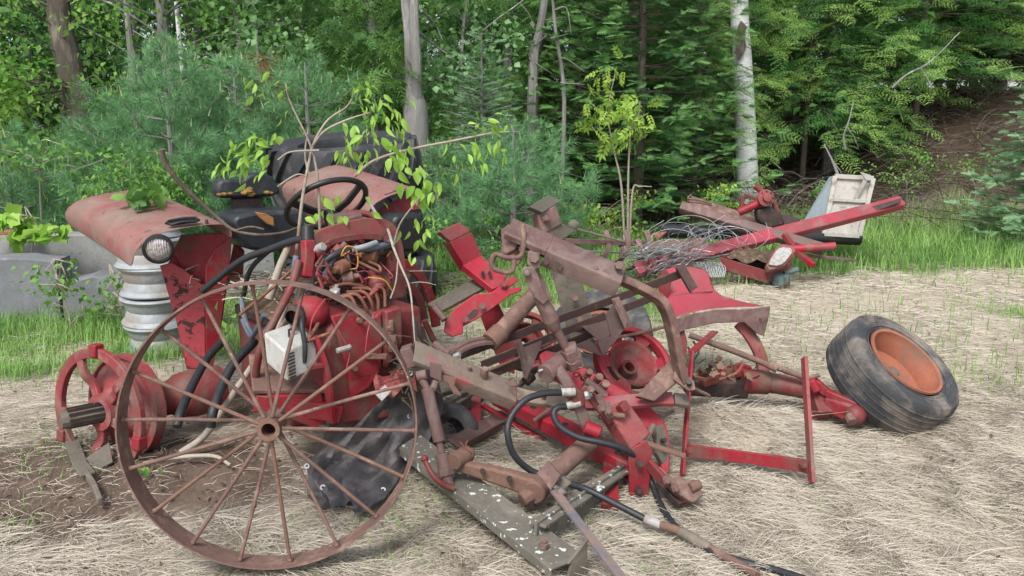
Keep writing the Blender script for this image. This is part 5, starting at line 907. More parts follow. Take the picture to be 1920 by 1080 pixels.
for a, b, r, lb, m in (((880, 700, 3.7), (1010, 735, 3.6), .008, 'thin dark rod running under the angle iron rack beside the lower channel', 'dark'), ((1100, 640, 3.95), (1250, 612, 4.2), .009, 'thin rusty rod crossing behind the red wheel casting', 'rust'), ((905, 700, 3.95), (1050, 632, 4.1), .01, 'thin rusty rod lying inside the angle iron rack', 'rust_or'),
                       ((1000, 790, 3.7), (1110, 700, 3.9), .011, 'brown rod slanting up between the two red drawbars', 'brown'), ((1240, 690, 3.9), (1330, 742, 4.0), .009, 'short thin rod between the curved bar foot and the front axle', 'rust'), ((1165, 800, 3.45), (1262, 770, 3.7), .01, 'thin brown rod resting on the bright red curved bar', 'brown'), ((815, 745, 3.9), (925, 700, 4.0), .012, 'dark rod behind the lower channel near the short red post', 'dark')):
    one('steel_rod', MB().tube(spline([P(*a), P(*a).lerp(P(*b), .5)+V((0, 0, -.01)), P(*b)], 3), r, 7), M[m], lb, 'rod', bevel=0)
mb = MB()
for k in range(15):
    q = P(1080, 700, 3.5).lerp(P(1150, 800, 3.3), k/14)+V((.01*math.sin(k), -.02, .02*math.sin(k*.5))); mb.tube(circle(q, (1, .2, .3) if k % 2 else (.1, 1, .4), .014, 8), .0035, 5, closed=True)
one('rusty_chain', mb, M['wire_rust'], 'short length of rusty chain hanging across the valve levers', 'chain', bevel=0)
# ================================================================== FAR SCRAP PILE at the edge of the grass
RBm = thing('steel_beam', P(1440, 440, 8.6), 'long red painted steel beam lying across the far scrap pile', 'beam'); MB().channel(P(1190, 508, 7.6), P(1688, 380, 9.0), .135, .1, .012, (0, -.75, .66)).build('beam', M['red_pink'], RBm, bevel=.004)
MB().trace([(1500, 428), (1690, 372), (1688, 380), (1610, 408), (1500, 438)], (1600, 402, 8.75), (0, -.8, .6), .03).build('top_flange', M['dark'], RBm)
one('steel_beam', MB().channel(P(1276, 388, 8.6), P(1545, 468, 8.1), .11, .09, .012, (0, -.75, .66)), M['brown'], 'rust brown steel channel crossing over the red beam in the far pile', 'beam')
mb = MB().channel(P(1292, 378, 9.0), P(1420, 420, 8.8), .15, .08, .012, (0, -.5, .86)); mb.tube(PS([(1296, 365, 9), (1290, 372, 8.9), (1310, 375, 8.9), (1335, 382, 8.9)], 4), .012, 5); one('steel_beam', mb, M['rust'], 'short dark rusty channel with a wire loop on its end, top left of the far pile', 'beam')
one('steel_pipe', MB().lathe([(.0, 0), (.04, 0), (.04, .5), (.032, .5), (.032, .48), (0, .48)], P(1470, 468, 8.0), P(1582, 460, 7.95)-P(1470, 468, 8.0), 16), M['red_bright'], 'short red pipe with open bare end at the right of the far pile', 'pipe')
one('black_pipe', MB().cyl(P(1240, 432, 9.0), P(1612, 448, 9.3), .075, 18), M['hose'], 'thick black pipe lying in the grass behind the far pile', 'pipe', bevel=.01)
mb = MB(); mb.beam(P(1490, 470, 8.0), P(1526, 498, 7.8), .06, .05); mb.beam(P(1470, 440, 8.2), P(1500, 480, 8.0), .06, .05); one('angle_bar', mb, M['red'], 'short red bar poking down into the grass below the red pipe', 'bar')
one('steel_plate', MB().trace([(1420, 425), (1455, 408), (1478, 402), (1500, 412), (1490, 420), (1440, 428)], (1460, 415, 8.7), (0, -.6, .8), .02), M['dark'], 'curled dark metal flap on top of the red beam in the far pile', 'plate')
one('wooden_plank', MB().beam(P(1500, 478, 8.2), P(1600, 488, 8.4), .1, .03), M['twig_dark'], 'grey brown plank end in the grass right of the far pile', 'plank')
# spindle and hub
Sp = thing('wheel_spindle', P(1410, 410, 8.6), 'pink red spindle with a round drilled hub flange standing up in the far pile', 'spindle'); sc_ = P(1436, 371, 8.5); sa = V((.15, -.95, .15)).normalized()
hubf = MB().lathe([(0, -.02), (.09, -.02), (.09, .01), (.05, .015), (.045, .05), (.025, .055), (0, .055)], sc_, sa, 24).build('hub_flange', M['red_faded'], Sp, smooth=35)
for k in range(8): a = 6.283*k/8; q = sc_+V((math.cos(a)*.07, 0, math.sin(a)*.07)); MB().cyl(q, q+sa*.018, .008, 8).build('bolt_hole', M['dark'], hubf)
mb = MB(); mb.cyl(P(1385, 398, 8.6), P(1434, 376, 8.55), .045, 14); mb.build('axle_tube', M['red'], Sp, bevel=.006); mb = MB(); mb.beam(P(1390, 396, 8.6), P(1393, 366, 8.6), .04, .03); mb.beam(P(1396, 364, 8.6), P(1440, 384, 8.6), .035, .03); mb.cyl(P(1416, 348, 8.6), P(1432, 362, 8.58), .035, 10); mb.cyl(P(1450, 376, 8.6), P(1462, 410, 8.6), .03, 8); mb.build('steering_arm', M['red_dark'], Sp, bevel=.006)
mb = MB(); mb.prism([P(1415, 392, 8.6), P(1440, 386, 8.6), P(1462, 400, 8.6), P(1470, 420, 8.6), P(1440, 430, 8.6), P(1418, 415, 8.6)], .14); mb.build('gear_lump', M['dark'], Sp, bevel=.03)
# white hopper
Hp = thing('hopper', P(1580, 430, 9.4), 'tapered pale blue and cream sheet metal hopper standing tilted behind the red beam', 'hopper')
f4 = [P(1564, 330, 9.3), P(1636, 336, 9.3), P(1612, 442, 9.2), P(1530, 440, 9.2)]; b4 = [P(1556, 330, 9.9), P(1628, 336, 9.9), P(1600, 425, 9.6), P(1490, 425, 9.6)]
f4 = [P(1564, 330, 9.3), P(1636, 334, 9.3), P(1610, 442, 9.2), P(1544, 438, 9.2)]; b4 = [P(1556, 332, 9.75), P(1630, 330, 9.9), P(1600, 430, 9.8), P(1500, 428, 9.75)]
MB().add(f4+b4, [(0, 1, 2, 3), (7, 6, 5, 4), (0, 4, 5, 1), (1, 5, 6, 2), (2, 6, 7, 3)]).build('front_panel', M['cream'], Hp); MB().prism([f4[0]+V((-.004, 0, 0)), b4[0]+V((-.004, 0, 0)), b4[3]+V((-.004, 0, 0)), f4[3]+V((-.004, 0, 0))], .012).build('side_panel', M['blue_grey'], Hp)
def hb(a, b, w=.05): MB().beam(a+V((0, -.02, 0)), b+V((0, -.02, 0)), w, .03, (0, -1, 0)).build('edge_rib', M['cream'], Hp, bevel=.003)
hb(f4[0], f4[1]); hb(f4[3], f4[2]); hb(f4[0], f4[3]); hb(f4[1], f4[2]); hb(f4[0].lerp(f4[3], .4), f4[1].lerp(f4[2], .4), .04)
MB().beam(P(1604, 372, 9.24), P(1622, 338, 9.2), .04, .02, (0, -1, 0)).build('stay', M['white'], Hp); MB().trace([(1612, 322), (1632, 328), (1638, 338), (1624, 338)], (1625, 330, 9.2), (0, -1, 0), .02).build('torn_tab', M['white'], Hp)
# red box with pale reflector, full of litter
Bx = thing('lamp_box', P(1420, 525, 7.6), 'open red metal box full of brown litter, with a pale reflector pad', 'box')
f_ = [P(1352, 482, 7.7), P(1440, 508, 7.5), P(1486, 476, 7.8), P(1398, 468, 8.0)]; dn = V((0, 0, -.12))
for a, b in ((0, 1), (1, 2), (2, 3), (3, 0)): MB().prism([f_[a], f_[b], f_[b]+dn, f_[a]+dn], .014).build('side', M['red_dark'], Bx, bevel=.003)
MB().prism([f_[0]+dn, f_[1]+dn, f_[2]+dn, f_[3]+dn], .012).build('bottom', M['dark'], Bx); mb = MB(); rw3 = random.Random(4); mb.sheet([[f_[0].lerp(f_[1], .06+.11*i).lerp(f_[3].lerp(f_[2], .06+.11*i), .08+.14*j)+V((0, 0, .02+rw3.uniform(-.035, .05))) for i in range(9)] for j in range(7)]); mb.build('litter', M['debris'], Bx)
MB().trace([(1435, 500), (1452, 468), (1466, 460), (1486, 464), (1490, 474), (1470, 500), (1440, 510)], (1462, 485, 7.5), (.1, -.8, .6), .07).build('lamp_frame', M['red_faded'], Bx, bevel=.01); MB().trace([(1441, 497), (1445, 486), (1455, 471), (1460, 466), (1468, 464), (1480, 465), (1485, 469), (1484, 475), (1473, 490), (1466, 496), (1455, 499)], (1462, 481, 7.455), (.1, -.8, .6), .02).build('reflector', M['label'], Bx, bevel=.004)
one('drum_base', MB().lathe([(0, 0), (.09, 0), (.095, .02), (.09, .1), (.06, .11), (0, .11)], P(1462, 530, 7.6)-V((0, 0, .02)), UPV, 20).cyl(P(1470, 512, 7.6), P(1496, 505, 7.6), .03, 8), M['green_paint'], 'small teal painted machine base under the litter filled red box', 'machine base')
# spring tine rack
Tn = thing('spring_tine_bar', P(1150, 480, 7.9), 'rusty bar of curved spring tines in the grass behind the notched channel', 'tine bar'); MB().beam(P(1060, 452, 7.7), P(1250, 458, 8.2), .05, .05).build('bar', M['brown'], Tn, bevel=.003); MB().beam(P(1080, 470, 7.9), P(1240, 478, 8.3), .03, .02).build('bar', M['galv'], Tn)
for x, s in ((1135, 0), (1172, 0), (1211, 0), (1160, 1), (1195, 1)):
    q = P(x, 432 + 16*s, 7.9+.1*s); mb = MB(); strap(mb, spline([q, q+V((.03, -.05, -.1)), q+V((.01, -.06, -.22)), q+V((-.06, -.02, -.3)), q+V((-.14, .04, -.32))], 4), .016, .05, V((1, 0, 0))); mb.build('tine', M['brown'], Tn, bevel=.002)
one('tine_bar_handle', MB().tube(PS([(1078, 425, 7.7), (1090, 432, 7.7), (1140, 445, 7.8), (1200, 462, 7.9)], 4), .012, 6).sphere(P(1076, 422, 7.7), .06, 10, (1, .6, .8)), M['olive'], 'grey knobbed rod lying over the spring tine bar', 'rod', bevel=0)
one('steel_plate', MB().prism([P(1215, 456, 8.1), P(1322, 448, 8.4), P(1326, 470, 8.2), P(1222, 478, 7.9)], .04), M['rust_or'], 'orange rusty plate between the tine bar and the wire tangle', 'plate'); one('steel_plate', MB().prism([P(1222, 440, 8.5), P(1250, 436, 8.6), P(1236, 448, 8.4)], .03), M['orange'], 'small bright orange plate corner behind the wire tangle', 'plate')
# wire tangle
mb = MB(); rw4 = random.Random(12)
for k in range(210):
    x0, y0 = rw4.uniform(1165, 1260), rw4.uniform(470, 525); q = [(x0, y0, 7.6+rw4.uniform(-.2, .3))]; dx = rw4.uniform(15, 45)
    for i in range(4): x0 += dx*rw4.uniform(.3, 1); y0 += rw4.uniform(-16, 8); q.append((min(1400, x0), max(425, min(532, y0)), 7.7+rw4.uniform(-.25, .35)))
    mb.tube(PS(q, 4), .0028, 3, cap=False)
for k in range(26):
    cx, cy, r0 = rw4.uniform(1250, 1400), rw4.uniform(430, 465), rw4.uniform(15, 50); a = rw4.uniform(0, 6.28); q = []
    for i in range(7): q.append((cx+math.cos(a+i*.8)*r0*1.2, cy+math.sin(a+i*.8)*r0*.75, 8.0+rw4.uniform(-.2, .1)))
    mb.tube(PS(q, 4), .003, 3, cap=False)
one('wire_tangle', mb, M['galv'], 'large loose tangle of grey fence wire spilling left out of the far pile', 'wire', bevel=0, smooth=0)
mb = MB()
for i in range(16):
    q = [(1306+i*3.2, 492+(i % 2)*3, 7.7), (1312+i*3.2, 505-(i % 2)*2, 7.65), (1306+i*3.4, 520, 7.6)]; mb.tube(PS(q, 4), .006, 4, cap=False)
one('wire_mesh', mb, M['galv'], 'roll of grey wire netting beside the litter filled red box', 'wire mesh', bevel=0)
n = 260; q = P(830, 500, 7.4); p = np.array((q.x, q.y, .06))+rng.normal(0, 1, (n, 3))*np.array((.35, .35, .05)); p[:, 2] = np.abs(p[:, 2])+gh(p[:, 0], p[:, 1]); v, f = strips(p, rng.uniform(0, 6.28, n), rng.uniform(.2, .7, n), rng.uniform(.003, .006, n), rng.uniform(0, .5, n), rng.uniform(-.4, .4, n)); tag(np_mesh('brush_pile', v, f, M['twig_dark']), 'low pile of dead brown twigs in the grass behind the red hooked bracket', 'twigs', kind='stuff')
# ------------------------------------------------------------------ a conifer: whorls of branches set with flat sprays
def conifer(name, base, H, R, lm, bark, label, group=None, tpl=FIR, z0=.15, dz=.24, nb=7, slope=-.12, curl=.15, sp=.13, sl=.3, shape=.85, r0=None, cat='tree', zfull=4.3, lean=(0, 0), minr=.0, crown='crown', jit=1.0, cut=None):
    base = V(base); rt = thing(name, base, label, cat, group); r0 = r0 or H*.014
    top = base+V((lean[0], lean[1], H)); mb = MB(); mb.tube([base+V((0, 0, -.1)), base.lerp(top, .33), base.lerp(top, .66), top], [r0, r0*.75, r0*.45, .008], 9)
    pos, dr, sz, zh, tf_ = [], [], [], [], []; z = z0*H if z0 < 1 else z0
    while z < H*.985:
        t = z/H; hi = base.z+z > zfull; l0 = max(minr, R*(1-t)**shape)+.06; k = max(3, int(nb*(1-.4*t)*(.6 if hi else 1)))
        a0 = rng.uniform(0, 6.28)
        for b in range(k):
            az = a0+6.283*b/k+rng.uniform(-.3, .3)*jit; ln = l0*rng.uniform(.7, 1.1)
            if cut and cut(az, z): continue
            o = A(base.lerp(top, t)); h = np.array((math.cos(az), math.sin(az), 0)); sd_ = np.array((-h[1], h[0], 0)); n = max(2, int(ln/(sp*(1.7 if hi else 1))))
            u = (np.arange(n)+.7)/n; u = u[u > (.25 if ln > .6 else 0)]
            pt = o+h*(u*ln)[:, None]+UP*((slope*u+curl*u*u)*ln)[:, None]+np.array((0, 0, rng.uniform(-.12, .12)))+rng.standard_normal((len(u), 3))*.03
            if ln > .25 and not hi:
                ctr = [o+h*q*ln+UP*(slope*q+curl*q*q)*ln for q in (0, .5, 1)]; mb.tube(ctr, [.012, .008, .003], 4, cap=False)
            for s in (-1, 1):
                tf_.append((u > .62) & (rng.random(len(u)) < .75)); pos.append(pt); dr.append(h*1.0+sd_*s*rng.uniform(.7, 1.3, (len(u), 1))+UP*(rng.uniform(-.4, .4, (len(u), 1))+slope*.5))
                sz.append(sl*(1.1-.45*u)*rng.uniform(.75, 1.2, len(u))*(1.5 if hi else 1)*min(1, .5+ln))
            tf_.append(np.array([True])); pos.append(pt[-1:]); dr.append((h+UP*(slope+curl))[None]); sz.append(np.array([sl*.9]))
        z += dz*rng.uniform(.8, 1.2)*(1.5 if hi else 1)*(1-.4*t)
    pos = np.concatenate(pos); dr = np.concatenate(dr); sz = np.concatenate(sz)
    zh = UP+rng.standard_normal((len(pos), 3))*.5
    mb.build('trunk', bark, rt); v, f = stamp(*tpl, pos, dr, zh, sz); ms = {L['fir']: [L['fir'], L['fir_tip']], L['hemlock']: [L['hemlock'], L['hemlock_tip']]}.get(lm, [lm, lm]); np_mesh(crown, v, f, ms, rt, mi=np.repeat(np.concatenate(tf_).astype(np.int32), len(tpl[1]))); return rt
# ------------------------------------------------------------------ a young white pine: upswept branches ending in soft tufts, pale candles on top
def pine(base, H, R, label, seed=0, dens=1.0, ln_=.15):
    base = V(base); rt = thing('pine_tree', base, label, 'pine tree', 'young white pines along the edge of the wood'); mb = MB(); mb.tube([base+V((0, 0, -.1)), base+V((0, 0, H*.5)), base+V((0, 0, H))], [.05, .035, .01], 8)
    pos, dr, sz, cp = [], [], [], []; z = .12
    while z < H:
        t = z/H; k = max(4, int(9*(1-.4*t))); a0 = rng.uniform(0, 6.28); l0 = R*(1-t**1.6)**.8+.1
        for b in range(k):
            az = a0+6.283*b/k+rng.uniform(-.35, .35); ln = l0*rng.uniform(.65, 1.12); h = np.array((math.cos(az), math.sin(az), 0)); sd_ = np.array((-h[1], h[0], 0)); o = A(base)+UP*z
            n = max(5, int(ln/.037*dens)); u = rng.uniform(.3, 1.0, n)**.7; lat = rng.normal(0, .13*ln+.02, n)*u
            p = o+h*(u*ln)[:, None]+sd_*lat[:, None]+UP*(u*u*.5*ln*rng.uniform(.6, 1.3)+rng.normal(0, .05, n))[:, None]
            pos.append(p); dr.append(h*.7+UP*rng.uniform(.2, 1.1, (n, 1))+sd_*(lat*3)[:, None]+rng.standard_normal((n, 3))*.35); sz.append(ln_*rng.uniform(.6, 1.1, n))
            mb.tube([o, o+h*ln*.6+UP*.1*ln, o+h*ln+UP*.45*ln], [.008, .005, .003], 4, cap=False)
            if rng.random() < .95: cp.append(o+h*ln*1.03+UP*(.5*ln+.02)); 
            for _ in range(2):
                if rng.random() < .6: cp.append(p[rng.integers(n)]+UP*.06)
        z += .17*rng.uniform(.8, 1.25)
    pos = np.concatenate(pos); v0, f0 = stamp(*TUFT, pos, np.concatenate(dr), rng.standard_normal((len(pos), 3)), np.concatenate(sz))
    mb.build('trunk', M['bark_grey'], rt)
    cp = np.array(cp); c = np.array([(-.05, 0, 0), (.05, 0, 0), (0, 1, 0), (0, 0, -.05), (0, 0, .05), (0, 1, 0)])
    v, f = stamp(c, np.array([(0, 1, 2), (3, 4, 5)]), cp, UP+rng.standard_normal((len(cp), 3))*.16, rng.standard_normal((len(cp), 3)), rng.uniform(.05, .13, len(cp)))
    mi = np.r_[np.zeros(len(f0)), np.ones(len(f))]; v, f = join([(v0, f0), (v, f)]); np_mesh('crown', v, f, [L['pine'], L['pine_tip']], rt, mi=mi); return rt
# ------------------------------------------------------------------ a broadleaf: limbs to leaf clusters
def clusters_leaves(cl, n, spread, tpl, size, droop=-.5, flat=.6, zj=.6):
    cl = np.asarray(cl); k = len(cl); p = np.repeat(cl, n, 0)+rng.standard_normal((k*n, 3))*np.array((spread, spread, spread*flat))
    d = rdirs(k*n, droop); return stamp(*tpl, p, d, UP+rng.standard_normal((k*n, 3))*zj, size*rng.uniform(.6, 1.25, k*n))
def broadleaf(name, path, r, bark, cl, lm, label, tpl=LEAF, n=60, spread=.28, size=.085, group=None, cat='tree', droop=-.5, flat=.6, limbs=True, from_t=(.35, 1), parent=None, nside=9, lk=.2):
    base = V(path[0]); rt = thing(name, base, label, cat, group); mb = MB(); sp_ = spline(path, 5) if len(path) > 2 else [V(p) for p in path]
    if isinstance(r, (int, float)): r = (r, r*.45)
    mb.tube(sp_, r[0], nside, r1=r[1])
    if limbs:
        for c in cl:
            c = V(c); i = min(range(int(len(sp_)*from_t[0]), len(sp_)), key=lambda q: abs(sp_[q].z-(c.z-.35*(V((c.x, c.y, 0))-V((sp_[q].x, sp_[q].y, 0))).length))); s = sp_[i]
            mid = s.lerp(c, .55)+V((rng.normal(0, .06), rng.normal(0, .06), rng.normal(.05, .05))); mb.tube(spline([s, mid, c], 3), [max(.005, r[1]*lk)]*4+[.006, .005, .003], 5, cap=False)
    mb.build('trunk', bark, rt); v, f = clusters_leaves([A(c) for c in cl], n, spread, tpl, size, droop, flat); np_mesh('crown', v, f, lm, rt); return rt
def blob(c, s, n): return [V(c)+V((rng.normal(0, s[0]), rng.normal(0, s[1]), rng.normal(0, s[2]))) for _ in range(n)]
def at(px, Y):
    x = (px-960)/FPX*Y; return V((x, Y, gz(x, Y)))
# ================================================================== young pines on the left
for px, Y, H, R, lb in ((20, 8.3, 1.55, .9, 'dark young white pine at the far left edge above the concrete wall'),
                        (185, 8.9, 1.55, .95, 'young white pine beside the leaning dark trunk'),
                        (330, 8.4, 2.35, 1.1, 'broad pale green young pine below the grey trunk, above the left fender'),
                        (455, 9.2, 2.3, 1.05, 'young white pine right behind the tractor seat'),
                        (585, 9.0, 2.3, 1.0, 'young white pine behind the white sapling stems on the tractor'),
                        (962, 9.2, 1.62, .95, 'round blue green young pine right of the big stacked tyre'),
                        (820, 10.2, 1.3, .8, 'low young pine showing just behind the drooping green leaves'),
                        (268, 10.3, 2.1, 1.0, 'tall young pine standing further back between the two left trunks')):
    b = at(px, Y); pine(b, H, R, lb)
# dead brown pine top
b = at(515, 9.6); rt = thing('dead_pine_tree', b, 'rust brown dead pine top standing above the young pines', 'dead tree'); MB().tube([b, b+V((0, 0, 1.3)), b+V((.03, 0, 2.45))], [.03, .02, .006], 6).build('trunk', M['twig_dark'], rt)
p = np.stack([b.x+rng.normal(0, .13, 90), b.y+rng.normal(0, .12, 90), b.z+rng.uniform(1.5, 2.4, 90)], -1); v, f = stamp(*TUFT, p, rdirs(90, -.8), rng.standard_normal((90, 3)), rng.uniform(.1, .18, 90)); np_mesh('crown', v, f, L['dead'], rt)
# ================================================================== trunks and broadleaves
def tr(lst): return [P(*a) for a in lst]
pth = [at(178, 10.6)]+tr([(158, 240, 10.6), (135, 150, 10.6), (112, 40, 10.6), (98, -60, 10.6)]); pth.append(pth[-1]+V((-.5, .2, 3.5)))
cl = blob(P(20, 60, 10.2), (.75, .5, .6), 16)+blob(P(10, 180, 9.9), (.6, .4, .5), 14)+blob(P(230, 60, 11.2), (.5, .5, .6), 8)+blob(P(120, -260, 10.6), (1.6, 1.2, .8), 24)
cl = [c for c in cl if abs(960+1500*c.x/c.y-128) > 62 or c.z > 4.2]
broadleaf('maple_tree', pth, (.2, .11), M['bark'], cl, L['maple'], 'big old tree with dark mossy furrowed trunk leaning left', lk=.09, n=85, spread=.26, size=.095, droop=-.3, limbs=True, nside=12)
pth = [at(332, 11.8)]+tr([(318, 150, 11.8), (308, 70, 11.8), (297, -30, 11.8)]); pth.append(pth[-1]+V((-.25, .1, 3)))
cl = blob(P(300, -150, 11.8), (1.2, 1, .8), 16)+blob(P(380, 20, 12.4), (.6, .5, .4), 8)
broadleaf('grey_tree', pth, (.1, .07), M['bark_grey'], cl, L['maple'], 'slim straight tree with smooth grey trunk rising above the pines', n=80, spread=.28, size=.09)
for k, (px, Y, r, ln, lb) in enumerate(((372, 14, .05, -.05, 'thin pale birch stem in the shade right of the grey trunk'), (172, 14.5, .07, -.05, 'thin pale birch stem in the shade right of the dark trunk'), (268, 13.6, .075, .02, 'dark thin trunk in the shade left of the grey trunk'))):
    b = at(px, Y); cl = blob(b+V((0, 0, 5)), (.9, .8, .9), 10)
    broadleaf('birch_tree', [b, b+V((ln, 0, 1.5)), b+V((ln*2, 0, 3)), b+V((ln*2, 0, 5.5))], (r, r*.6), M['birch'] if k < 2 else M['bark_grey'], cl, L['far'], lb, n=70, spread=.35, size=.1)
# aspen saplings with pale wind-turned leaves
b = at(485, 10.4); cl = blob(P(480, 60, 10.4), (.33, .3, .5), 16)+blob(P(440, 130, 10.2), (.15, .2, .3), 7)+blob(P(560, 150, 10.2), (.25, .2, .3), 10)
broadleaf('aspen_tree', [b, P(490, 200, 10.4), P(480, 60, 10.4), P(470, -60, 10.4)], (.035, .012), M['bark_grey'], cl, L['aspen'], 'slender aspen with pale round leaves turned by the wind, left of the cedar', ROUND, 38, .2, .085, droop=-.4)
b = at(850, 11.4); cl = blob(P(860, 110, 11.4), (.3, .3, .3), 12)+blob(P(900, 70, 11.6), (.25, .3, .3), 8)+blob(P(830, 170, 11.2), (.2, .2, .25), 8)
broadleaf('aspen_tree', [b, P(862, 200, 11.4), P(868, 60, 11.4), P(880, -30, 11.4)], (.035, .012), M['bark_grey'], cl, L['aspen'], 'aspen with pale green leaves right of the split cedar trunk', ROUND, 38, .2, .09, droop=-.4)
b = at(690, 12.6); cl = blob(P(690, 150, 12.4), (.7, .4, .5), 22)+blob(P(640, 260, 11.5), (.4, .4, .3), 12)+blob(P(850, 270, 11.6), (.3, .3, .25), 10)
broadleaf('maple_sapling', [b, P(690, 200, 12.6), P(700, 60, 12.6)], (.04, .015), M['bark_grey'], cl, L['maple'], 'leafy green maple undergrowth around the foot of the split cedar', LEAF, 60, .24, .1, droop=-.3)
b = at(70, 8.0); cl = blob(P(60, 300, 7.7), (.18, .15, .1), 6)+blob(P(140, 290, 7.8), (.15, .12, .08), 4)
broadleaf('maple_sapling', [b, P(75, 340, 7.9), P(90, 280, 7.8)], (.012, .006), M['twig'], cl, L['bush'], 'bright leafy maple sapling in front of the far left pine', LEAF, 26, .12, .07, droop=-.2)
b = at(248, 7.7); cl = blob(P(250, 335, 7.6), (.26, .2, .1), 16)+blob(P(330, 350, 7.5), (.12, .15, .08), 6)
broadleaf('leafy_bush', [b, P(250, 380, 7.65), P(252, 330, 7.6)], (.014, .006), M['twig'], cl, L['bush'], 'bright fine leaved bush just behind the left fender', LONG, 90, .11, .06, cat='bush')
# maple sprig looking over the wall
b = V((-3.95, 6.72, 0)); cl = [P(40, 412, 6.72), P(15, 408, 6.7), P(48, 432, 6.7), P(70, 425, 6.72), P(103, 428, 6.7), P(30, 440, 6.7), P(86, 445, 6.7)]
broadleaf('maple_sapling', [b, P(60, 500, 6.72), P(62, 440, 6.72), P(45, 410, 6.72)], (.012, .005), M['twig'], cl, L['lime'], 'young maple with big pale drooping leaves peeping over the concrete wall', MAPLE, 9, .055, .12, droop=-.6)
for px, py, Y, lb, sc_ in ((105, 545, 6.05, 'small weedy sapling growing in front of the broken concrete blocks', .13), (208, 550, 6.2, 'tufted green weed growing between the blocks and the rim stack', .09)):
    b = at(px, Y); cl = blob(P(px, py, Y), (sc_, .1, .1), 11)
    broadleaf('weed_plant', [b, b+V((.01, 0, .15)), P(px, py-35, Y)], (.008, .004), M['twig'], cl, L['bush'], lb, LEAF, 16, .06, .055, cat='weed')
# ================================================================== the split cedar in the middle
b = at(785, 10.5); rt = thing('cedar_tree', b, 'old cedar with split grey twin trunk behind the big tyre', 'cedar tree')
mb = MB(); mb.tube(spline([b, P(780, 250, 10.5), P(778, 190, 10.5), P(772, 150, 10.5), P(768, 60, 10.5), P(760, -40, 10.5), P(755, -400, 10.5)], 4), [.17]*5+[.165, .16, .15, .135, .115, .1, .09, .085, .08, .08, .078, .076, .074, .072, .07, .068, .065, .06, .055, .05][:20], 11)
mb.tube(spline([P(781, 190, 10.45), P(781, 120, 10.4), P(777, 30, 10.4), P(778, -50, 10.4), P(790, -380, 10.4)], 4), .07, 9, r1=.045)
for a in ([(790, 20, 10.4), (815, 45, 11), (830, 75, 11)], [(785, 60, 10.4), (815, 85, 11), (838, 100, 10.9)], [(770, 150, 11), (720, 140, 10.8), (690, 160, 10.7)]):
    mb.tube(PS(a, 4), .02, 5, r1=.006)
mb.build('trunk', M['bark_grey'], rt)
pos, dr = [], []
def boughs(c, s, n, k, out):
    for q in blob(c, s, n):
        a = rng.uniform(0, 6.28); ln = rng.uniform(.3, .6); h = np.array((math.cos(a), math.sin(a)*.7, -.25)); u = rng.uniform(0, 1, k)
        pos.append(A(q)+h*(u*ln)[:, None]+rng.standard_normal((k, 3))*.045); dr.append(h+rng.standard_normal((k, 3))*.5+np.array((0, 0, -.25)))
boughs(P(650, 60, 10.9), (.42, .4, .5), 46, 15, None); boughs(P(610, 170, 10.6), (.33, .3, .3), 18, 14, None); boughs(P(690, 150, 10.8), (.22, .3, .3), 14, 14, None); boughs(P(850, 20, 11.9), (.4, .3, .3), 16, 14, None); boughs(P(760, -220, 11.2), (.9, .8, .8), 40, 12, None)
pos = np.concatenate(pos); v, f = stamp(*CED, pos, np.concatenate(dr), UP+rng.standard_normal((len(pos), 3))*.5, rng.uniform(.16, .3, len(pos))); np_mesh('crown', v, f, L['cedar'], rt)
# ================================================================== conifers
conifer('spruce_tree', at(905, 10.6), 2.75, .85, L['spruce'], M['bark_grey'], 'small pale silvery spruce behind the round pine', tpl=SPR, dz=.13, nb=9, slope=.15, curl=.1, sp=.07, sl=.17, z0=.05)
conifer('cedar_tree', at(1012, 13.4), 3.6, 1.05, L['cedar'], M['bark'], 'narrow olive green cedar left of the big dark fir', tpl=CED, dz=.16, nb=8, slope=.1, curl=-.3, sp=.11, sl=.26, z0=.1)
conifer('fir_tree', at(1195, 12.2), 6.4, 2.15, L['fir'], M['bark'], 'big dark fir with layered branches down to the grass', tpl=FIR, dz=.21, nb=9, slope=-.15, curl=.28, sp=.09, sl=.24, z0=.06, shape=.62)
conifer('fir_tree', at(1085, 14.2), 6.5, 1.9, L['fir'], M['bark'], 'second dark fir standing behind and left of the layered one', tpl=FIR, dz=.24, nb=8, slope=-.1, curl=.18, sp=.12, sl=.32, z0=.08, shape=.7)
conifer('fir_tree', at(1330, 16.5), 7, 2.2, L['fir'], M['bark'], 'dark fir in the shade directly behind the white birch', tpl=FIR, dz=.28, nb=8, slope=-.12, curl=.15, sp=.14, sl=.36, z0=.25, shape=.7)
conifer('hemlock_tree', at(1500, 15.3), 8, 3.0, L['hemlock'], M['bark'], 'hemlock with drooping yellow green boughs around the white birch', tpl=HEM, dz=.3, nb=8, slope=.0, curl=-.28, sp=.125, sl=.42, z0=1.15, shape=.5, zfull=4.8, r0=.06)
conifer('hemlock_tree', at(1700, 15), 8, 2.9, L['hemlock'], M['bark'], 'hemlock whose long arching boughs hang over the white hopper', tpl=HEM, dz=.3, nb=8, slope=.12, curl=-.32, sp=.125, sl=.42, z0=1.1, shape=.45, zfull=4.8, r0=.06)
conifer('hemlock_tree', at(1300, 13.6), 7.5, 1.7, L['hemlock'], M['bark'], 'hemlock with light feathery sprays just left of the white birch', tpl=HEM, dz=.32, nb=7, slope=.0, curl=-.3, sp=.125, sl=.38, z0=1.6, shape=.5, zfull=4.4, r0=.05)
conifer('spruce_tree', at(1915, 15.5), 7, 2.4, L['fir'], M['bark'], 'dark spruce at the upper right edge above the brushy bank', tpl=FIR, dz=.26, nb=8, slope=-.15, curl=.15, sp=.13, sl=.34, z0=.12, shape=.6)
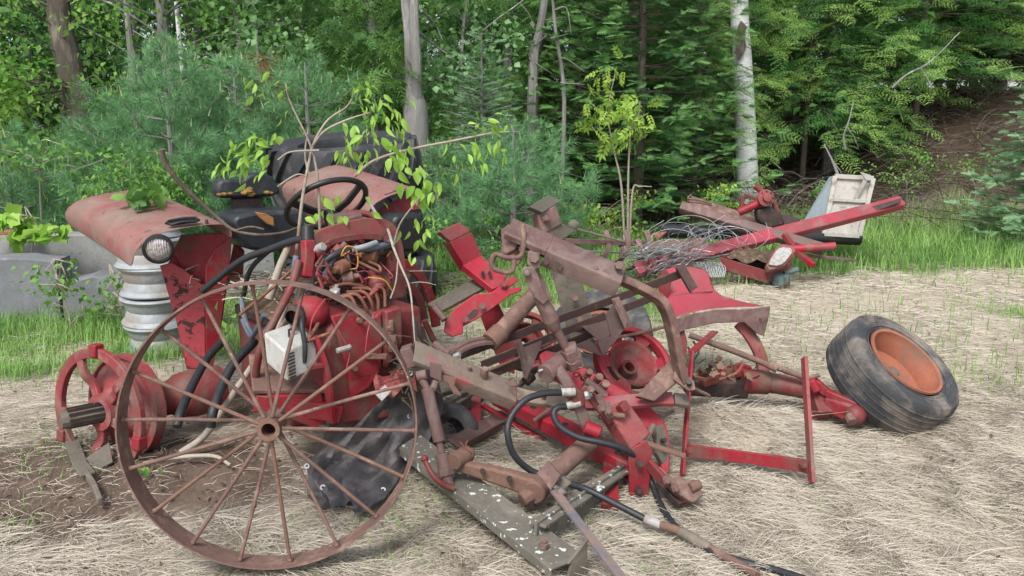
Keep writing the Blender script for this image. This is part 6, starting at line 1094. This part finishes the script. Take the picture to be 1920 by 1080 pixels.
conifer('spruce_tree', at(1835, 16.6), 7.5, 2.3, L['fir'], M['bark'], 'dark spruce on the bank right of the arching hemlock boughs', tpl=FIR, dz=.26, nb=8, slope=-.15, curl=.15, sp=.13, sl=.34, z0=.08, shape=.5)
conifer('spruce_tree', at(1760, 18.5), 7.5, 2.3, L['fir'], M['bark'], 'dark spruce further back on the bank, closing the gap', tpl=FIR, dz=.3, nb=8, slope=-.15, curl=.15, sp=.15, sl=.4, z0=.08, shape=.5)
conifer('spruce_tree', at(1935, 10.2), 2.2, .95, L['spruce'], M['bark'], 'small bright spruce at the right edge in front of the brushy bank', tpl=FIR, dz=.15, nb=8, slope=-.05, curl=.15, sp=.08, sl=.2, z0=.08)
conifer('spruce_tree', at(1255, 10.9), .62, .38, L['fir'], M['bark'], 'knee high dark fir seedling behind the scrap pile', tpl=FIR, dz=.11, nb=7, slope=0, curl=.15, sp=.07, sl=.16, z0=.05)
conifer('spruce_tree', at(1050, 9.7), 1.15, .5, L['spruce'], M['bark'], 'little open spruce seedling between round pine and ash sapling', tpl=SPR, dz=.17, nb=6, slope=.1, curl=.1, sp=.07, sl=.15, z0=.06)
# ================================================================== white birch
b = at(1402, 13.4); rt = thing('birch_tree', b, 'thick white birch trunk with a dark bark scar, behind the scrap pile', 'birch tree'); mb = MB()
mb.tube(spline([b+V((0, 0, -.1)), P(1402, 370, 13.4), P(1398, 240, 13.4), P(1392, 120, 13.4), P(1386, 0, 13.4), P(1380, -400, 13.4)], 4), .195, 14, r1=.13); mb.build('trunk', M['birch'], rt)
mb = MB(); s = P(1388, 75, 13.21); mb.sheet([[s+V((-.07+.14*i/3+.02*math.sin(j*2), -.006-.012*math.sin(i), .3-.1*j)) if 0 < j < 6 else s+V((0, .02, .3-.1*j)) for i in range(4)] for j in range(7)], .02); mb.build('bark_scar', M['bark'], rt)
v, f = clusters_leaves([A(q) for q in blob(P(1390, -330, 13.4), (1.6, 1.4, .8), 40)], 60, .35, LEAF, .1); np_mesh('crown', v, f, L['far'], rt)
# snags
for pts, r, lb in (([(1000, 130, 12.2), (1012, 60, 12.2), (1026, -30, 12.2), (1040, -160, 12.2)], .07, 'grey standing dead trunk leaning right above the olive cedar'),
                   ([(1058, 190, 11.8), (1042, 60, 11.8), (1036, -5, 11.8)], .03, 'thin bleached dead snag right of the leaning dead trunk')):
    top = tr(pts); b = V((top[0].x-.05, top[0].y, gz(top[0].x, top[0].y))); rt = thing('dead_tree', b, lb, 'dead tree'); mb = MB().tube(spline([b]+top, 4), r*1.2, 8, r1=r*.6)
    for k in range(4):
        q = top[1].lerp(top[0], k*.35-.3); mb.tube(spline([q, q+V((rng.uniform(-.15, .3), -.05, rng.uniform(-.05, .1))), q+V((rng.uniform(-.3, .45), -.1, rng.uniform(-.35, .05)))], 3), .014, 5, r1=.004)
    mb.build('trunk', M['bark_grey'], rt)
def snagbranch(lst, r, lb): 
    p = PS(lst, 5); mb = MB().tube(p, r, 5, r1=r*.3); i = len(p)//2; mb.tube([p[i], p[i]+V((.12, 0, -.14)), p[i]+V((.2, 0, -.3))], r*.5, 4, r1=r*.2); tag(mb.build('dead_branch', M['bark_grey'], None, p[0]), lb, 'dead branch')
snagbranch([(905, 58, 11.5), (940, 30, 11.4), (975, 5, 11.4), (1010, -30, 11.4), (1030, -90, 11.5)], .014, 'long bleached dead branch slanting across the dark gap at top centre')
snagbranch([(1672, 165, 12.2), (1700, 140, 12.2), (1745, 115, 12.2), (1800, 60, 12.5)], .02, 'grey dead branch rising through the hanging hemlock boughs')
snagbranch([(1585, 280, 12), (1582, 255, 12), (1592, 225, 12), (1600, 190, 12.2)], .018, 'hooked pale dead branch hanging over the white hopper')
snagbranch([(1572, 330, 10.5), (1560, 300, 10.6), (1545, 270, 10.8)], .02, 'bare pale stick leaning against the back of the white hopper')
# ash sapling
b = at(1175, 9.6); cl = []
stems = [[b, P(1165, 350, 9.6), P(1152, 285, 9.6), P(1140, 210, 9.6), P(1155, 130, 9.6)], [b+V((.03, 0, 0)), P(1178, 330, 9.55), P(1182, 250, 9.55), P(1185, 190, 9.55)], [b+V((.04, .03, 0)), P(1186, 360, 9.6), P(1200, 350, 9.6), P(1222, 350, 9.6)]]
rt = thing('ash_sapling', b, 'slim young ash with several bare stems and clumps of lime green leaves', 'sapling'); mb = MB()
for s in stems: mb.tube(spline(s, 5), .016, 6, r1=.005)
mb.tube(PS([(1155, 290, 9.6), (1135, 270, 9.55), (1110, 238, 9.5)], 4), .006, 5); mb.tube(PS([(1145, 220, 9.6), (1120, 205, 9.5), (1110, 195, 9.5)], 4), .006, 5); mb.tube(PS([(1180, 250, 9.55), (1195, 225, 9.5), (1200, 190, 9.5)], 4), .006, 5); mb.build('trunk', M['twig'], rt)
cl = [P(x, y, 9.5+rng.uniform(-.12, .12)) for x, y in ((1160, 130), (1150, 125), (1135, 140), (1110, 145), (1165, 160), (1125, 195), (1110, 200), (1145, 195), (1100, 235), (1115, 225), (1150, 205), (1175, 185), (1195, 180), (1185, 195), (1190, 215), (1200, 205), (1175, 210), (1180, 245), (1195, 240), (1148, 250), (1140, 258), (1172, 270))]
v, f = clusters_leaves([A(q) for q in cl], 4, .07, PINN, .19, -.5, .6); np_mesh('crown', v, f, L['ash'], rt)
# low bushes along the grass edge
for px, py, Y, s, lb, lm in ((1125, 405, 10.2, .22, 'yellow green leafy bush at the foot of the ash sapling', 'ash'), (1085, 405, 10, .15, 'small yellowish bush left of the ash sapling', 'ash'), (1345, 372, 11.5, .16, 'yellow green weed bush just left of the birch foot', 'ash'),
                             (1420, 290, 13.9, .12, 'sparse leafy shoot beside the birch trunk', 'bush'), (1535, 350, 12, .18, 'thin green shrub left of the white hopper', 'bush'), (1830, 350, 11.2, .35, 'green shrub on the bank below the hanging boughs', 'bush'), (1700, 330, 12.8, .3, 'green shrub in the shade between hopper and bank', 'bush'), (1800, 205, 17.5, .55, 'dark leafy bush on the ridge of the brushy bank', 'far'), (1870, 200, 17.2, .6, 'dark leafy bush at the right end of the bank ridge', 'far'), (740, 330, 9.6, .3, 'leafy green bush right behind the big stacked tyre', 'bush'), (900, 420, 8.9, .25, 'low green bush below the round pine', 'bush')):
    b = at(px, Y); cl = blob(P(px, py, Y), (s*1.2, s, s*.7), 10); broadleaf('leafy_bush', [b, b.lerp(P(px, py, Y), .5), P(px, py, Y)], (.012, .005), M['twig'], cl, L[lm], lb, LEAF, 34, s*.4, .06, cat='bush')
# ================================================================== the dark wood behind
proto = []
for k in range(3):
    b = V((0, 0, 0)); rt = thing('forest_tree', b, 'shaded tree deep in the dark wood behind the clearing', 'tree', 'trees of the dark wood behind'); H = 10
    mb = MB().tube(spline([b+V((0, 0, -.3)), V((rng.uniform(-.1, .1), 0, 3)), V((rng.uniform(-.3, .3), 0, 6)), V((0, 0, H))], 4), .13, 8, r1=.03); cl = []
    for _ in range(75):
        a = rng.uniform(0, 6.28); z = rng.uniform(.5, 1)*H if rng.random() < .42 else rng.uniform(.06, .5)*H; rr = rng.uniform(.3, 2.1)
        c = V((math.cos(a)*rr, math.sin(a)*rr, z)); cl.append(c); mb.tube([V((0, 0, z-rr*.3)), c], .012, 4, r1=.004, cap=False)
    mb.build('trunk', M['bark_grey'], rt)
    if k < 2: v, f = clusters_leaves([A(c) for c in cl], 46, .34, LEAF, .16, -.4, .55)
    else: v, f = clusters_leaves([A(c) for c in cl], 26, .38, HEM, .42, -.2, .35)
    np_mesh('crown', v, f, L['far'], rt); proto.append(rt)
spots = []
for Y in (16.2, 18.6, 21.5, 25):
    n = int(Y*2.2/2.3)
    for i in range(n):
        spots.append(((i+.5-n/2)*2.3+rng.uniform(-.6, .6), Y+rng.uniform(-.8, .8)))
used = [0, 0, 0]
for i, (x, y) in enumerate(spots):
    if abs(x-4.2) < 1.0 and y < 17.5: continue
    k = int(rng.integers(3)); o = proto[k] if not used[k] else copy_tree(proto[k]); used[k] = 1
    o.location = (x, y, gz(x, y)); o.rotation_euler.z = rng.uniform(0, 6.28); o.scale = (1, 1, rng.uniform(.85, 1.15))
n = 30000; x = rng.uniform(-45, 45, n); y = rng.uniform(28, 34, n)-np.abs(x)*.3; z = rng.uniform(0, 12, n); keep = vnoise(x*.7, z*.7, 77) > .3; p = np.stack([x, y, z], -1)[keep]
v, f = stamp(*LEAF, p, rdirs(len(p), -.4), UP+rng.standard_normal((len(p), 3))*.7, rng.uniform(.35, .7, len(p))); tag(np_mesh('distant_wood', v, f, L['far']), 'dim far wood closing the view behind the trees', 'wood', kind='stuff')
# dead twiggy brush under the trees and on the right bank
n = 2600; x = rng.uniform(2.2, 10.5, n); y = rng.uniform(11.8, 16.5, n); y = np.where(x > 5.6, y-1.0*rng.random(n), y); p = np.stack([x, y, gh(x, y)+rng.uniform(0, .35, n)], -1)
v, f = strips(p, rng.uniform(0, 6.28, n), rng.uniform(.3, 1.1, n), rng.uniform(.003, .009, n), rng.uniform(.0, 1.6, n), rng.uniform(-.5, .5, n)); tag(np_mesh('dead_brush', v, f, M['bark']), 'tangle of dead grey brown twigs under the trees and on the bank', 'brush', kind='stuff')
# ================================================================== cut hay and grass
def scatter(n, y0, y1, k=1.5, edge=.78):
    u = rng.random(n); y = y0*(y1/y0)**u if k == 1 else (y0**(1-k)+(y1**(1-k)-y0**(1-k))*u)**(1/(1-k)); x = rng.uniform(-edge, edge, n)*y; return x, y
def hay(n, y0, y1, wmul=1.0):
    x, y = scatter(n, y0, y1); g, s, wd = zones(x, y); c = vnoise(x*2.2, y*2.2, 41)*.5+vnoise(x*9, y*9, 42)*.5
    keep = rng.random(n) < np.clip((1-g*.75)*(1-s*.93)*(1-wd)*np.clip(2.6*c-.55, .12, 1.3), 0, 1); x, y = x[keep], y[keep]; n = len(x)
    p = np.stack([x, y, gh(x, y)+rng.uniform(.0, .018, n)+.035*rng.random(n)*sstep(.45, .75, c[keep])], -1)
    return strips(p, rng.uniform(0, 6.28, n), np.minimum(rng.lognormal(-2.7, .6, n), .34), rng.uniform(.0006, .0015, n)*wmul*np.maximum(1, y/4.2), rng.uniform(-.12, .38, n), rng.uniform(-.45, .45, n))
v, f = hay(290000, 2.5, 5.2); v2, f2 = hay(110000, 5.2, 10.5, 1.2); v, f = join([(v, f), (v2, f2)])
tag(np_mesh('cut_hay', v, f, L['hay']), 'pale dry cut hay lying loose over the whole yard', 'hay', kind='stuff')
def blades(x, y, h, w_, lean, name, lm, label):
    n = len(x); az = rng.uniform(0, 6.28, n); d = np.stack([np.cos(az), np.sin(az)], -1); sd_ = np.stack([-d[:, 1], d[:, 0]], -1); z = gh(x, y); us = np.array((0, .4, .75, 1)); rows = []
    for u in us:
        cx = x+d[:, 0]*lean*h*u*u; cy = y+d[:, 1]*lean*h*u*u; cz = z+h*u*(1-.35*lean*u); ww = w_*(1-u**1.5)+.0004
        rows.append(np.stack([cx-sd_[:, 0]*ww, cy-sd_[:, 1]*ww, cz], -1)); rows.append(np.stack([cx+sd_[:, 0]*ww, cy+sd_[:, 1]*ww, cz], -1))
    v = np.stack(rows, 1).reshape(-1, 3); f = np.array([(0, 1, 3, 2), (2, 3, 5, 4), (4, 5, 7, 6)]); f = (f[None]+(np.arange(n)*8)[:, None, None]).reshape(-1, 4)
    return tag(np_mesh(name, v, f, lm), label, 'grass', kind='stuff')
n = 2600; x, y = scatter(n, 2.5, 8); g, s, wd = zones(x, y); k_ = rng.random(n) < (1-g)*(.4+.6*s); x, y = x[k_], y[k_]; n = len(x); p = np.stack([x, y, gh(x, y)+.012+.02*rng.random(n)], -1)
v, f = stamp(*FINE, p, rdirs(n, 0)*np.array((1, 1, .25)), UP+rng.standard_normal((n, 3))*.5, rng.uniform(.01, .036, n)); tag(np_mesh('leaf_debris', v, f, L['chaff']), 'scattered dry brown leaf scraps and chaff lying in the hay', 'leaf litter', kind='stuff')
n = 180000; x, y = scatter(n, 4.6, 14, 1.3, .92); g, s, wd = zones(x, y); keep = rng.random(n) < (g*.9*(.35+.9*vnoise(x*3, y*3, 51))+.035)*(1-.9*wd); x, y = x[keep], y[keep]
h = rng.uniform(.06, .17, len(x))*(.6+.9*vnoise(x*1.3, y*1.3, 52))*np.where(y > 8.2, 1.9, 1)
blades(x, y, h, rng.uniform(.0018, .004, len(x))*np.maximum(1, y/6), rng.uniform(.1, .9, len(x)), 'grass', L['grass'], 'green meadow grass behind the tractor and along the wood')
n = 9000; x, y = scatter(n, 2.5, 6, 1.3, .75); k_ = rng.random(n) < sstep(.45, .8, vnoise(x*2.5, y*2.5, 71)); x, y = x[k_], y[k_]; blades(x, y, rng.uniform(.03, .075, len(x)), rng.uniform(.001, .002, len(x)), rng.uniform(.3, 1, len(x)), 'short_grass', L['grass'], 'thin short green blades coming up through the cut hay')
